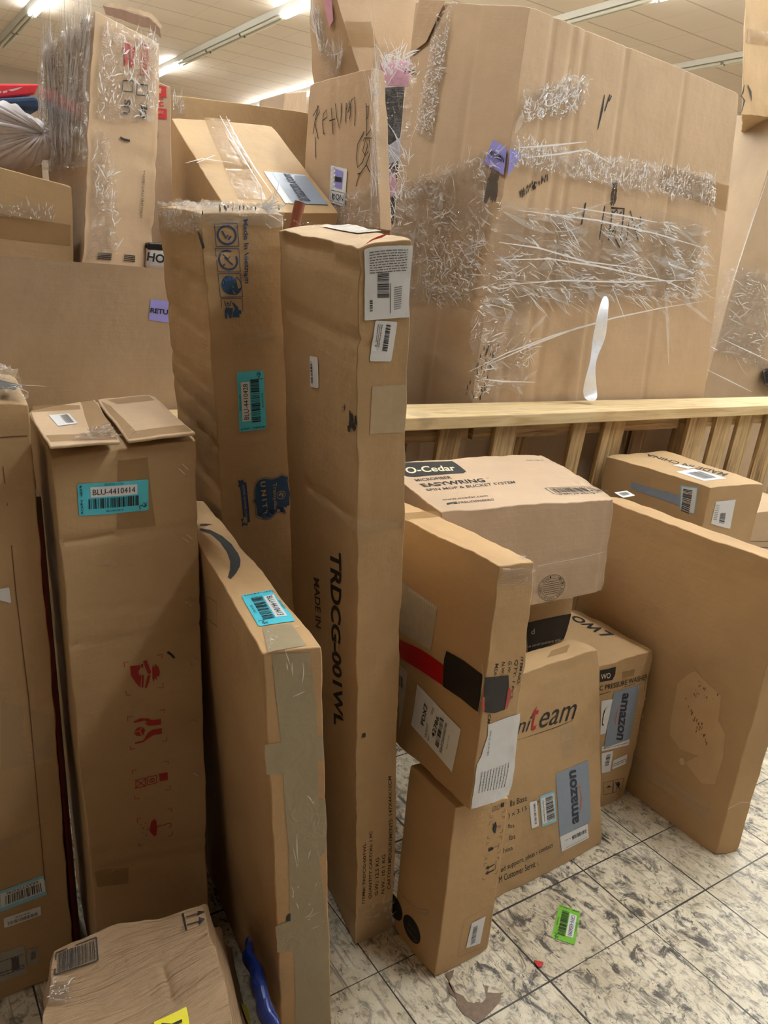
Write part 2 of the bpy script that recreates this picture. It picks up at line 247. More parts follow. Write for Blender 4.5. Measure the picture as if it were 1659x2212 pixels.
class Carton:
    """a corrugated carton from its eight corners: every face is a fine grid, dented and creased; marks are laid on its faces"""
    def __init__(s, key, name, mat, label=None, cat='box', parent=None, group=None, res=.014, amp=.0016, freq=7, crush=.004, creases=(), bulge=0, skip='', bevel=.003, empty=True):
        s.c = [Vector(p) for p in BOX[key]]; s.key = key; s.amp = amp; s.freq = freq; s.crush = crush; s.bulge = bulge
        s.seed = Vector((len(key) * 3.7, ord(key[0]) * .31, ord(key[-1]) * .77))
        c = s.c
        s.L = [(c[1] - c[0]).length, (c[2] - c[0]).length, (c[5] - c[1]).length]
        s.creases = creases; s.parts = {}
        if parent is None and empty:
            s.root = bpy.data.objects.new(name, None); C.objects.link(s.root); s.root.empty_display_size = .1
            tag(s.root, label, cat, group)
            base = (c[0] + c[1] + c[2] + c[3]) / 4; base.z = min(p.z for p in c[:4]); s.root.location = base; s.inv = Matrix.Translation(-base)
            bname = 'carton_body'
        else:
            s.root = parent.root if parent else None; s.inv = parent.inv if parent else Matrix(); bname = name
        s.body = s.build(bname, mat, res, skip, bevel)
        if s.root is None: s.root = s.body
    def tri(s, u, v, w):
        c = s.c
        return ((c[0] * (1 - u) + c[1] * u) * (1 - v) + (c[2] * (1 - u) + c[3] * u) * v) * (1 - w) + ((c[4] * (1 - u) + c[5] * u) * (1 - v) + (c[6] * (1 - u) + c[7] * u) * v) * w
    def at(s, u, v, w):
        p = s.tri(u, v, w); q = p * s.freq + s.seed
        d = noise.noise_vector(q) * s.amp
        e = sorted((min(u, 1 - u) * s.L[0], min(v, 1 - v) * s.L[1], min(w, 1 - w) * s.L[2]))
        edge = max(0, 1 - e[1] / .03)
        if edge > 0: d += (noise.noise_vector(p * 40 + s.seed) * .16 + noise.noise_vector(p * 13 + s.seed) * .30) * s.crush * edge
        cr = max(0, 1 - e[2] / .05)
        if cr > 0: d += (s.tri(.5, .5, .5) - p).normalized() * .004 * cr * cr
        faces = []
        if v < 1e-6: faces.append(('F', u, w))
        if u < 1e-6: faces.append(('L', 1 - v, w))
        if u > 1 - 1e-6: faces.append(('R', v, w))
        if w > 1 - 1e-6: faces.append(('T', u, v))
        for f, a, b in faces:
            if s.bulge: d += s.nrm(f, a, b) * s.bulge * (16 * a * (1 - a) * b * (1 - b))
            for (cf, a0, b0, a1, b1, dep, sig) in s.creases:
                if cf != f: continue
                W, H = s.size(f); px, py = a * W, b * H; x0, y0, x1, y1 = a0 * W, b0 * H, a1 * W, b1 * H
                dx, dy = x1 - x0, y1 - y0; L2 = dx * dx + dy * dy
                t = max(0, min(1, ((px - x0) * dx + (py - y0) * dy) / L2)); dist = math.hypot(px - x0 - t * dx, py - y0 - t * dy)
                if dist < sig * 3: d -= s.nrm(f, a, b) * dep * math.exp(-(dist / sig) ** 2)
        return p + d
    def size(s, f): return {'F': (s.L[0], s.L[2]), 'K': (s.L[0], s.L[2]), 'L': (s.L[1], s.L[2]), 'R': (s.L[1], s.L[2]), 'T': (s.L[0], s.L[1]), 'B': (s.L[0], s.L[1])}[f]
    def nrm(s, f, a, b):
        g = lambda x, y: s.tri(*UVW[f](x, y))
        n = (g(a + .01, b) - g(a - .01, b)).cross(g(a, b + .01) - g(a, b - .01)); return n.normalized()
    def S(s, f, a, b, off=0):
        a_, b_ = min(1, max(0, a)), min(1, max(0, b)); p = s.at(*UVW[f](a_, b_)) + s.nrm(f, a_, b_) * off
        if a != a_ or b != b_: p += s.tri(*UVW[f](a, b)) - s.tri(*UVW[f](a_, b_))
        return p
    def build(s, name, mat, res, skip, bevel):
        n = [max(2, min(130, round(l / res))) for l in s.L]; idx = {}; vs = []; fs = []; uvs = []
        def vid(i, j, k):
            q = (i, j, k)
            if q not in idx: idx[q] = len(vs); vs.append(s.inv @ s.at(i / n[0], j / n[1], k / n[2]))
            return idx[q]
        spec = {'F': (0, 2), 'K': (0, 2), 'L': (1, 2), 'R': (1, 2), 'T': (0, 1), 'B': (0, 1)}
        for f, (ax, ay) in spec.items():
            if f in skip: continue
            W, H = s.size(f); na, nb = n[ax], n[ay]
            ou, ov = {'F': 0, 'K': 1, 'L': 2, 'R': 3, 'T': 4, 'B': 5}[f] * 3.1, 0
            def ijk(a, b):
                u, v, w = UVW[f](a / na, b / nb); return (round(u * n[0]), round(v * n[1]), round(w * n[2]))
            for a in range(na):
                for b in range(nb):
                    fs.append([vid(*ijk(a, b)), vid(*ijk(a + 1, b)), vid(*ijk(a + 1, b + 1)), vid(*ijk(a, b + 1))])
                    uvs.append([(ou + x / na * W, ov + y / nb * H) for x, y in ((a, b), (a + 1, b), (a + 1, b + 1), (a, b + 1))])
        me = mesh(name, vs, fs, uvs, smooth=True)
        o = link(name, me, mat, s.root)
        if bevel:
            b = o.modifiers.new('rounded_edges', 'BEVEL'); b.width = bevel; b.segments = 2; b.limit_method = 'ANGLE'; b.angle_limit = math.radians(50); b.harden_normals = True
        return o

FONT = {}
def glyphs(txt, bold=0.0, shear=0.0):
    """triangles of a line of lettering in a unit box"""
    k = (txt, bold, shear)
    if k in FONT: return FONT[k]
    cu = bpy.data.curves.new('lettering', 'FONT'); cu.body = txt; cu.size = 1; cu.offset = bold; cu.shear = shear; cu.resolution_u = 3
    cu.fill_mode = 'FRONT'
    o = bpy.data.objects.new('lettering', cu); C.objects.link(o)
    bpy.context.view_layer.update()
    me = o.to_mesh(); me.calc_loop_triangles()
    v = [x.co.copy() for x in me.vertices]; t = [tuple(x.vertices) for x in me.loop_triangles]
    o.to_mesh_clear(); bpy.data.objects.remove(o); bpy.data.curves.remove(cu)
    x0, x1 = min(p.x for p in v), max(p.x for p in v); y0, y1 = min(p.y for p in v), max(p.y for p in v)
    r = ([((p.x - x0) / (x1 - x0), (p.y - y0) / (y1 - y0)) for p in v], t)
    FONT[k] = r; return r
def bil(q, x, y):
    return tuple((q[0][i] * (1 - x) + q[1][i] * x) * (1 - y) + (q[3][i] * (1 - x) + q[2][i] * x) * y for i in (0, 1))
def sub(q, x0, y0, x1, y1): return [bil(q, x0, y0), bil(q, x1, y0), bil(q, x1, y1), bil(q, x0, y1)]

class Mark:
    """print, tape or sticker lying on one face of a carton (or on a flat plane)"""
    def __init__(s, surf, face, off):
        s.sf, s.f, s.off = surf, face, off; s.v = []; s.t = []; s.uv = []
    def pt(s, a, b): return s.sf.S(s.f, a, b, s.off)
    def tris(s, pts, tri, lim=.014):
        def emit(A, B_, C_, pa, pb, pc, d):
            la, lb, lc = (pb - pa).length, (pc - pb).length, (pa - pc).length; mx = max(la, lb, lc)
            if mx < lim or d > 9:
                i = len(s.v); s.v += [pa, pb, pc]; s.t.append((i, i + 1, i + 2)); s.uv.append([A, B_, C_]); return
            if mx == la: M = ((A[0] + B_[0]) / 2, (A[1] + B_[1]) / 2); pm = s.pt(*M); emit(A, M, C_, pa, pm, pc, d + 1); emit(M, B_, C_, pm, pb, pc, d + 1)
            elif mx == lb: M = ((C_[0] + B_[0]) / 2, (C_[1] + B_[1]) / 2); pm = s.pt(*M); emit(A, B_, M, pa, pb, pm, d + 1); emit(A, M, C_, pa, pm, pc, d + 1)
            else: M = ((A[0] + C_[0]) / 2, (A[1] + C_[1]) / 2); pm = s.pt(*M); emit(A, B_, M, pa, pb, pm, d + 1); emit(M, B_, C_, pm, pb, pc, d + 1)
        P = [s.pt(*p) for p in pts]
        for a, b, c in tri: emit(pts[a], pts[b], pts[c], P[a], P[b], P[c], 0)
        return s
    def quad(s, q, n=None):
        return s.tris(list(q), [(0, 1, 2), (0, 2, 3)])
    def poly(s, pts):
        bm = bmesh.new(); vs = [bm.verts.new((p[0], p[1], 0)) for p in pts]; bm.faces.new(vs); r = bmesh.ops.triangulate(bm, faces=bm.faces[:]); bm.verts.index_update()
        t = [tuple(v.index for v in f.verts) for f in bm.faces]; bm.free(); return s.tris(list(pts), t)
    def rpoly(s, q, r=.06, asp=1.0):
        """sticker outline with rounded corners, inside quad q"""
        pts = []
        for cx, cy, a0 in ((1 - r, r * asp, -90), (1 - r, 1 - r * asp, 0), (r, 1 - r * asp, 90), (r, r * asp, 180)):
            for k in range(4):
                a = math.radians(a0 + 30 * k); pts.append(bil(q, cx + r * math.cos(a), cy + r * asp * math.sin(a)))
        return s.poly(pts)
    def text(s, q, txt, bold=0.0, shear=0.0):
        v, t = glyphs(txt, bold, shear); return s.tris([bil(q, *p) for p in v], t, .02)
    def bars(s, q, n=34, seed=1, fill=.5):
        r = random.Random(seed); w = [r.choice((1, 1, 2, 3)) for _ in range(2 * n)]; tot = sum(w); x = 0
        for i, k in enumerate(w):
            if i % 2 == 0: s.quad(sub(q, x / tot, 0, (x + k) / tot, 1))
            x += k
        return s
    def stroke(s, pts, wid, closed=False, taper=False):
        pts = list(pts) + ([pts[0]] if closed else [])
        P = [s.pt(*p) for p in pts]; n = s.sf.nrm(s.f, .5, .5); L = []; Rr = []
        for i, p in enumerate(P):
            d = (P[min(i + 1, len(P) - 1)] - P[max(i - 1, 0)]).normalized(); k = n.cross(d).normalized() * wid / 2
            if taper: k *= max(.15, math.sin(math.pi * (i + .3) / (len(P) - .4)))
            L.append(p + k); Rr.append(p - k)
        for i in range(len(P) - 1):
            b = len(s.v); s.v += [L[i], Rr[i], Rr[i + 1], L[i + 1]]; s.t.append((b, b + 1, b + 2, b + 3)); s.uv.append([(0, 0)] * 4)
        return s
    def frame(s, q, wid):
        for i in range(4): s.stroke([q[i], q[(i + 1) % 4]], wid)
        return s
    def smudge(s, q, n, seed, size=.01, asp=.35):
        """scattered little flecks"""
        r = random.Random(seed)
        for _ in range(n):
            a, b = bil(q, r.random(), r.random()); W, H = s.sf.size(s.f); k = size * r.uniform(.3, 1); an = r.uniform(0, 6.28)
            s.poly([(a + k * math.cos(x) * asp / W, b + k * math.sin(x) / H) for x in [j * 1.256 + r.uniform(-.3, .3) for j in range(5)]])
        return s
    def build(s, name, mat, parent=None, label=None):
        inv = s.sf.inv
        me = mesh(name, [inv @ p for p in s.v], s.t, [[(u[0] * s.sf.size(s.f)[0], u[1] * s.sf.size(s.f)[1]) for u in t] for t in s.uv], smooth=True)
        o = link(name, me, mat, parent if parent is not None else s.sf.root)
        if label: o['label'] = label
        return o
def arc(cx, cy, rx, ry, a0, a1, n=20): return [(cx + rx * math.cos(math.radians(a0 + (a1 - a0) * i / n)), cy + ry * math.sin(math.radians(a0 + (a1 - a0) * i / n))) for i in range(n + 1)]
def tape(b, f, q, mat=None, name='tape_strip', off=.0007, label=None): return Mark(b, f, off).quad(q).build(name, mat or TAPE, label=label)
def sticker(b, f, q, mat=WHITE, name='shipping_label', label=None, rnd=.03, asp=1.0, off=.0012):
    return Mark(b, f, off).rpoly(q, rnd, asp).build(name, mat, label=label)
def printed(b, f, items, mat=BLACK, name='printed_text', off=.0006, label=None, parent=None):
    """items: (text, quad, bold, shear)"""
    mk = Mark(b, f, off)
    for it in items: mk.text(it[1], it[0], *(it[2:] or ()))
    return mk.build(name, mat, parent, label)
def lines_of(q, rows, seed, x0=.05, x1=.95):
    """rows of fine print as short dashes"""
    r = random.Random(seed); out = []
    for (y, h) in rows:
        x = x0
        while x < x1:
            k = min(x1 - x, r.uniform(.03, .12)); out.append(sub(q, x, y, x + k, y + h)); x += k + .018
    return out
def fine(b, f, q, rows, seed, parent, mat=INKGREY, off=.0016, extra=None, x0=.05, x1=.95):
    mk = Mark(b, f, off)
    for z in lines_of(q, rows, seed, x0, x1): mk.quad(z)
    if extra: extra(mk)
    return mk.build('label_print', mat, parent)
def auction_tag(b, f, q, code, small, seed, mat=CYAN):
    st = sticker(b, f, q, mat, 'auction_sticker', rnd=.025, asp=2.2)
    p = sticker(b, f, sub(q, .17, .56, .83, .88), WHITE, 'number_field', off=.0017, rnd=.005); p.parent = st
    mk = Mark(b, f, .0022); mk.text(sub(q, .2, .63, .80, .81), code).bars(sub(q, .14, .2, .87, .52), 30, seed)
    mk.text(sub(q, .38, .07, .62, .14), small).text(sub(q, .37, .91, .63, .97), 'BIDFTA.COM')
    for i, ch in enumerate('FAST TRACK'):
        if ch != ' ': mk.text(sub(q, .03, .87 - i * .09, .063, .94 - i * .09), ch, .02)
    for k in ([(.87, .05), (.86, .16), (.9, .2)], [(.9, .2), (.92, .13)], [(.93, .12), (.97, .26), (.92, .27), (.975, .15), (.93, .12)]):
        mk.stroke([bil(q, *z) for z in k], .0012)
    mk.build('sticker_print', BLACK, st); return st

def film(b, f, q, mat=None, off=.006, amp=.007, n=60, seed=0, stretch=(1, 6), name='stretch_wrap', scale=9, rot=0.0):
    """a crumpled sheet of clear film lying on a face"""
    vs, fs, uvs = [], [], []; W, H = b.size(f); cr, sr = math.cos(rot), math.sin(rot)
    for j in range(n + 1):
        for i in range(n + 1):
            x, y = i / n, j / n; a, c = bil(q, x, y); X, Y = a * W, c * H
            X, Y = X * cr - Y * sr, X * sr + Y * cr
            v = Vector((X * stretch[0] * scale, Y * stretch[1] * scale, seed * 7.3))
            h = 1 - abs(noise.noise(v)) * 2.2; h = max(0, h) ** 3 * amp + noise.noise(v * 2.3) * amp * .35
            ed = min(1, min(x, 1 - x, y, 1 - y) * 12)
            if ed < 1: a += noise.noise(v * .7) * .02 * (1 - ed); c += noise.noise(v * .9 + Vector((4, 4, 4))) * .012 * (1 - ed)
            vs.append(b.inv @ b.S(f, a, c, off + abs(h)))
    for j in range(n):
        for i in range(n):
            k = j * (n + 1) + i; fs.append((k, k + 1, k + n + 2, k + n + 1))
            uvs.append([(bil(q, (i + d) / n, (j + e) / n)[0] * W, bil(q, (i + d) / n, (j + e) / n)[1] * H) for d, e in ((0, 0), (1, 0), (1, 1), (0, 1))])
    me = mesh(name, vs, fs, uvs, smooth=True); return link(name, me, mat or FILM, b.root)
def fold_glints(b, f, q, n, seed, parent, ang=0, spread=.3, ln=(.03, .16), wd=(.0008, .003), off=.012, curl=.25, clump=.0, sx=1.0, mat=None, name='wrap_fold_glint'):
    """white ribbons painting glints on creased-together ridges of the film, in clusters"""
    r = random.Random(seed); mk = Mark(b, f, off); W, H = b.size(f); tries = 0; k_ = 0
    while k_ < n and tries < n * 30:
        tries += 1; a, c = bil(q, r.random(), r.random())
        v = noise.noise(Vector((a * W * 7 * sx, c * H * 7, seed * 3.1))) + .5 * noise.noise(Vector((a * W * 25 * sx, c * H * 25, seed)))
        if v < clump: continue
        k_ += 1; sp = spread * (2.2 if r.random() < .25 else .8); small = r.random() < .45
        th = math.radians(ang) + r.gauss(0, sp); L = r.uniform(*ln) * (r.uniform(.12, .35) if small else r.uniform(.4, 1)); k = r.uniform(-curl, curl) * .3
        pts = []; x, y = a * W, c * H; m_ = 8
        mk.off = off + r.uniform(-.003, .003)
        for i in range(m_):
            pts.append((x / W, y / H)); x += math.cos(th) * L / m_; y += math.sin(th) * L / m_; th += k + r.gauss(0, .10) * min(1, .04 / L)
        mk.stroke(pts, r.uniform(*wd) * (1.3 if small else r.uniform(.5, 1)), taper=True)
    return mk.build(name, mat or FOLD_GLINT, parent)

class Plane:
    """flat reference surface for marks that lie on the floor"""
    def __init__(s, o, ex, ey): s.o, s.ex, s.ey = Vector(o), Vector(ex), Vector(ey); s.root = None; s.inv = Matrix.Translation(-s.o)
    def S(s, f, a, b, off=0): return s.o + s.ex * a + s.ey * b + s.nrm() * off
    def nrm(s, *a): return s.ex.cross(s.ey).normalized()
    def size(s, f): return (s.ex.length, s.ey.length)
# ---------------------------------------------------------------- the room
def struct(o): o['kind'] = 'structure'; return o
def floor_mat():
    mt, n, b = nt('vinyl_tiles'); L = n.links.new
    uv = N(n, 'ShaderNodeUVMap'); uv.uv_map = 'UVMap'; tc = N(n, 'ShaderNodeTexCoord')
    fr = N(n, 'ShaderNodeVectorMath', operation='FRACTION'); L(uv.outputs[0], fr.inputs[0])
    fl = N(n, 'ShaderNodeVectorMath', operation='FLOOR'); L(uv.outputs[0], fl.inputs[0])
    wn = N(n, 'ShaderNodeTexWhiteNoise', noise_dimensions='2D'); L(fl.outputs[0], wn.inputs['Vector'])
    sp = N(n, 'ShaderNodeSeparateXYZ'); L(fr.outputs[0], sp.inputs[0])
    def edge(o):
        a = N(n, 'ShaderNodeMath', operation='PINGPONG'); a.inputs[1].default_value = .5; L(o, a.inputs[0]); return a.outputs[0]
    mn = N(n, 'ShaderNodeMath', operation='MINIMUM'); L(edge(sp.outputs[0]), mn.inputs[0]); L(edge(sp.outputs[1]), mn.inputs[1])
    nz = N(n, 'ShaderNodeTexNoise', Scale=3.0, Detail=4.0); L(tc.outputs['Object'], nz.inputs['Vector'])
    wd = N(n, 'ShaderNodeMapRange'); wd.inputs[1].default_value = .35; wd.inputs[2].default_value = .7; wd.inputs[3].default_value = .004; wd.inputs[4].default_value = .011; L(nz.outputs[0], wd.inputs[0])
    lt = N(n, 'ShaderNodeMath', operation='LESS_THAN'); L(mn.outputs[0], lt.inputs[0]); L(wd.outputs[0], lt.inputs[1])
    def nois(scale, detail, rot, stretch, lo, hi, amt, dist=0.0, rough=.6):
        mp = N(n, 'ShaderNodeMapping'); mp.inputs['Rotation'].default_value = (0, 0, rot); mp.inputs['Scale'].default_value = (stretch, 1, 1); L(tc.outputs['Object'], mp.inputs['Vector'])
        t = N(n, 'ShaderNodeTexNoise', Scale=scale, Detail=detail, Distortion=dist, Roughness=rough); L(mp.outputs[0], t.inputs['Vector'])
        r = N(n, 'ShaderNodeMapRange'); r.inputs[1].default_value = lo; r.inputs[2].default_value = hi; r.inputs[4].default_value = amt; L(t.outputs[0], r.inputs[0]); return r.outputs[0]
    def mixc(fac, col, A):
        mx = N(n, 'ShaderNodeMix', data_type='RGBA'); mx.inputs['B'].default_value = col
        if hasattr(fac, 'is_linked'): L(fac, mx.inputs['Factor'])
        else: mx.inputs['Factor'].default_value = fac
        L(A, mx.inputs['A']); return mx.outputs['Result']
    base = N(n, 'ShaderNodeMix', data_type='RGBA'); base.inputs['A'].default_value = rgb(232, 224, 204); base.inputs['B'].default_value = rgb(216, 206, 184); L(wn.outputs['Value'], base.inputs['Factor'])
    c = base.outputs['Result']
    c = mixc(nois(12, 7, .3, 1, .43, .60, .7), rgb(196, 184, 158), c)
    c = mixc(nois(34, 7, .9, 1.3, .50, .62, .75, .6, .7), rgb(134, 122, 108), c)
    big = nois(1.6, 4, 0, 1, .34, .52, 1.0)
    def times(a, b_):
        k = N(n, 'ShaderNodeMath', operation='MULTIPLY'); L(a, k.inputs[0]); L(b_, k.inputs[1]); return k.outputs[0]
    c = mixc(times(nois(17, 9, .5, 1.4, .515, .59, .95, .9, .75), big), rgb(66, 59, 56), c)
    c = mixc(nois(40, 6, 1.9, 2.0, .60, .65, .9, .8, .7), rgb(56, 50, 47), c)
    c = mixc(nois(5, 10, 1.0, 1.3, .585, .62, .92, 1.2, .78), rgb(50, 45, 44), c)
    c = mixc(nois(3, 3, -.55, 26, .60, .63, .5), rgb(104, 94, 86), c)
    c = mixc(nois(3, 3, .95, 26, .62, .65, .5), rgb(104, 94, 86), c)
    c = mixc(lt.outputs[0], rgb(50, 44, 40), c)
    L(c, b.inputs['Base Color']); b.inputs['Roughness'].default_value = .42
    bp = N(n, 'ShaderNodeBump', Strength=.25, Distance=.004); L(nz.outputs[0], bp.inputs['Height']); L(bp.outputs[0], b.inputs['Normal'])
    return mt
sx = [.815, 1.129, 1.448, 1.680, 1.995]; sy = [.841, 1.040]
while sx[0] > -2.1: sx.insert(0, sx[0] - .315)
while sx[-1] < 14: sx.append(sx[-1] + .315)
while sy[0] > -2.5: sy.insert(0, sy[0] - .315)
while sy[-1] < 17: sy.append(sy[-1] + .315)
vs = [(x, y, 0) for y in sy for x in sx]; nx = len(sx); fs, uvs = [], []
for j in range(len(sy) - 1):
    for i in range(nx - 1):
        k = j * nx + i; fs.append((k, k + 1, k + nx + 1, k + nx)); uvs.append([(i, j), (i + 1, j), (i + 1, j + 1), (i, j + 1)])
struct(link('floor', mesh('floor', vs, fs, uvs), floor_mat()))
# a place where the tile has worn through to the brown screed
patch = [Vector(p) for p in [(0.937, 0.9666, 0.0), (0.962, 0.9651, 0.0), (0.95, 0.9533, 0.0), (0.9302, 0.9443, 0.0), (0.9344, 0.9301, 0.0), (0.9296, 0.9191, -0.0), (0.9388, 0.9043, 0.0), (0.9381, 0.8894, 0.0), (0.9487, 0.879, 0.0), (0.9346, 0.8689, 0.0), (0.9323, 0.8628, 0.0), (0.9302, 0.875, 0.0), (0.9381, 0.8894, 0.0), (0.9526, 0.8813, 0.0), (0.9627, 0.8727, 0.0), (0.9792, 0.876, 0.0), (0.9888, 0.892, 0.0), (0.9954, 0.9021, 0.0), (1.0024, 0.8962, 0.0), (0.9894, 0.8858, 0.0), (1.0043, 0.8755, 0.0), (1.0202, 0.8686, 0.0), (1.0091, 0.8651, 0.0), (0.9987, 0.8556, 0.0), (0.971, 0.8485, 0.0), (0.945, 0.8428, 0.0), (0.9225, 0.8429, 0.0), (0.9194, 0.8572, 0.0), (0.9117, 0.8707, 0.0), (0.9131, 0.8958, 0.0), (0.9227, 0.9056, 0.0), (0.9169, 0.9223, 0.0), (0.9245, 0.9395, 0.0), (0.9342, 0.946, -0.0)]]
bm = bmesh.new(); q = [bm.verts.new((p.x, p.y, .0012)) for p in patch[:9] + patch[13:]]; bm.faces.new(q); bmesh.ops.triangulate(bm, faces=bm.faces[:])
me = bpy.data.meshes.new('trim_1'); bm.to_mesh(me); bm.free(); struct(link('trim_1', me, plain('bare_screed', rgb(128, 108, 92), .8, noise_amt=.15, scale=90)))

def ceiling_mat():
    mt, n, b = nt('ceiling_tiles'); L = n.links.new; tc = N(n, 'ShaderNodeTexCoord'); sp = N(n, 'ShaderNodeSeparateXYZ'); L(tc.outputs['Object'], sp.inputs[0])
    def seam(o, off, per, w):
        a = N(n, 'ShaderNodeMath', operation='ADD'); a.inputs[1].default_value = -off; L(o, a.inputs[0])
        d = N(n, 'ShaderNodeMath', operation='PINGPONG'); d.inputs[1].default_value = per / 2; L(a.outputs[0], d.inputs[0])
        l = N(n, 'ShaderNodeMath', operation='LESS_THAN'); l.inputs[1].default_value = w; L(d.outputs[0], l.inputs[0]); return l.outputs[0]
    no = N(n, 'ShaderNodeTexNoise', Scale=.9, Detail=4.0); L(tc.outputs['Object'], no.inputs['Vector'])
    base = N(n, 'ShaderNodeMix', data_type='RGBA'); base.inputs['A'].default_value = rgb(224, 206, 186); base.inputs['B'].default_value = rgb(206, 188, 168); L(no.outputs[0], base.inputs['Factor'])
    m1 = N(n, 'ShaderNodeMix', data_type='RGBA'); L(seam(sp.outputs[0], 8.46, .625, .012), m1.inputs['Factor']); L(base.outputs['Result'], m1.inputs['A']); m1.inputs['B'].default_value = rgb(208, 190, 171)
    m2 = N(n, 'ShaderNodeMix', data_type='RGBA'); L(seam(sp.outputs[1], 7.42, .625, .014), m2.inputs['Factor']); L(m1.outputs['Result'], m2.inputs['A']); m2.inputs['B'].default_value = rgb(180, 163, 146)
    L(m2.outputs['Result'], b.inputs['Base Color']); b.inputs['Roughness'].default_value = .8; return mt
struct(link('ceiling', mesh('ceiling', [(-2.2, -2.6, 4.36), (14, -2.6, 4.36), (14, 17, 4.36), (-2.2, 17, 4.36)], [(3, 2, 1, 0)]), ceiling_mat()))
WALL = plain('wall_paint', rgb(170, 150, 128), .8, noise_amt=.03, scale=2); SHADE_WALL = plain('shade_wall_paint', rgb(112, 96, 82), .8, noise_amt=.03, scale=2)
for nm, a, b_, mt_ in (('wall_back', (-2.2, 17), (14, 17), WALL), ('wall_right', (14, 17), (14, -2.6), WALL), ('shade_wall_front', (14, -2.6), (-2.2, -2.6), SHADE_WALL), ('shade_wall_left', (-2.2, -2.6), (-2.2, 17), SHADE_WALL)):  # unseen front and left walls, pulled in close and dark to shade the boxes
    struct(link(nm, mesh(nm, [(a[0], a[1], 0), (b_[0], b_[1], 0), (b_[0], b_[1], 4.36), (a[0], a[1], 4.36)], [(0, 1, 2, 3)]), mt_))

# ---------------------------------------------------------------- ceiling lamps: rows of strip fixtures, some tubes dead
HOUS = plain('fixture_enamel', rgb(215, 210, 198), .4, noise_amt=.02)
GLOW = plain('lit_tube', (1, 1, 1, 1), .4, emit=((.91, .98, 1, 1), TUBE_POWER), noise_amt=0)
DEAD = plain('dead_tube', rgb(214, 208, 190), .3, noise_amt=.02)
def tube_mesh(L, r=.019):
    vs, fs = [], []
    for k in range(8):
        a = k * math.pi / 4; vs += [(r * math.cos(a), 0, r * math.sin(a)), (r * math.cos(a), L, r * math.sin(a))]
    for k in range(8): j = (k + 1) % 8; fs.append((2 * k, 2 * k + 1, 2 * j + 1, 2 * j))
    return mesh('fluorescent_tube', vs, fs, smooth=True)
TUBE = tube_mesh(1.17)
HM = mesh('housing', [(-.09, 0, 0), (.09, 0, 0), (.055, 0, -.055), (-.055, 0, -.055), (-.09, 2.44, 0), (.09, 2.44, 0), (.055, 2.44, -.055), (-.055, 2.44, -.055), ], [(0, 3, 2, 1), (4, 5, 6, 7), (3, 7, 6, 2), (1, 2, 6, 5), (0, 4, 7, 3), (0, 1, 5, 4)])
HM.materials.append(HOUS)
TL, TD = TUBE, TUBE.copy(); TL.materials.append(GLOW); TD.materials.append(DEAD)
dead = {(2, 6), (2, 13), (3, 11), (3, 12), (3, 13), (4, 8), (4, 9), (5, 8), (5, 9), (5, 10), (1, 3)}
seen = {(2, 6): 'ceiling strip light crossing the top left corner, one tube dead', (3, 6): 'ceiling strip light above the leaning carton, dark at its middle',
        (4, 4): 'ceiling strip light over the big wrapped carton, tube lit at its near end', (5, 4): 'dark ceiling strip light at the upper right'}
for i, x in enumerate((-2.4, 0, 2.42, 4.76, 7.10, 9.47)):
    if i < 1: continue
    y0 = {2: .45, 3: .13, 4: -1.12, 5: -.3}.get(i, 0)
    for j in range(-3, 7):
        y = y0 + j * 2.44
        if y < -2.55 or y > 14.5: continue
        t = bpy.data.objects.new('strip_light', None); C.objects.link(t); t.location = (x, y, 4.358)
        vis = i >= 2 and y > 3.5
        tag(t, seen.get((i, j)) or (('ceiling strip light in the row over the far part of the hall' if vis else 'ceiling strip light overhead, outside the picture')), 'light', 'ceiling strip lights')
        link('housing', HM, None, t)
        for k in (0, 1):
            slot = round((y - y0) / 1.22) + k
            alive = {1: slot in (1, 2, 3, 6, 7, 8), 2: slot not in (10, 11), 3: slot not in (8, 9, 10), 4: slot not in (6, 7, 9), 5: slot not in (5, 6, 7)}.get(i, True)
            for sx_ in (-.032, .032):
                o = link('fluorescent_tube', TL if alive else TD, None, t); o.location = (sx_, .025 + k * 1.22, -.08)

# ---------------------------------------------------------------- lumber rail and pallets standing on end
def beam(name, c8, mat, label, cat): o = prism_box(name, c8, mat, bevel=.003); tag(o, label, cat); return o
beam('lumber_beam', [(-.4, 1.885, .978), (4.2, 1.885, .978), (-.4, 2.11, .978), (4.2, 2.08, .978), (-.4, 1.885, 1.018), (4.2, 1.885, 1.018), (-.4, 2.11, 1.018), (4.2, 2.08, 1.018)], WOOD,
     'long pale pine beam lying across the tops of the upended pallets', 'beam')
def pallet(x0, x1, label, slats, boards, seed):
    r = bpy.data.objects.new('pallet', None); C.objects.link(r); r.location = ((x0 + x1) / 2, 1.97, 0); inv = Vector(r.location)
    tag(r, label, 'pallet', 'pallets standing on end under the beam')
    def pb(nm, xa, xb, ya, yb, za, zb, mat, lean=0.0):
        q = [(xa, ya, za), (xb, ya, za), (xa, yb, za), (xb, yb, za), (xa + lean, ya, zb), (xb + lean, ya, zb), (xa + lean, yb, zb), (xb + lean, yb, zb)]
        prism_box(nm, [Vector(p) - inv for p in q], mat, r, .002)
    for (xa, wd, old, back) in slats:
        ya = 2.045 if back else 1.925
        pb('slat', xa - .09, xa - .09 + wd, ya, ya + .018, .0, .975, WOOD_OLD if old else WOOD_PAL, .09)
    for (xa, xb, za, zb, old) in boards:
        pb('stringer', xa, xb, 1.943, 2.045, za, zb, WOOD_OLD if old else WOOD_PAL)
    return r
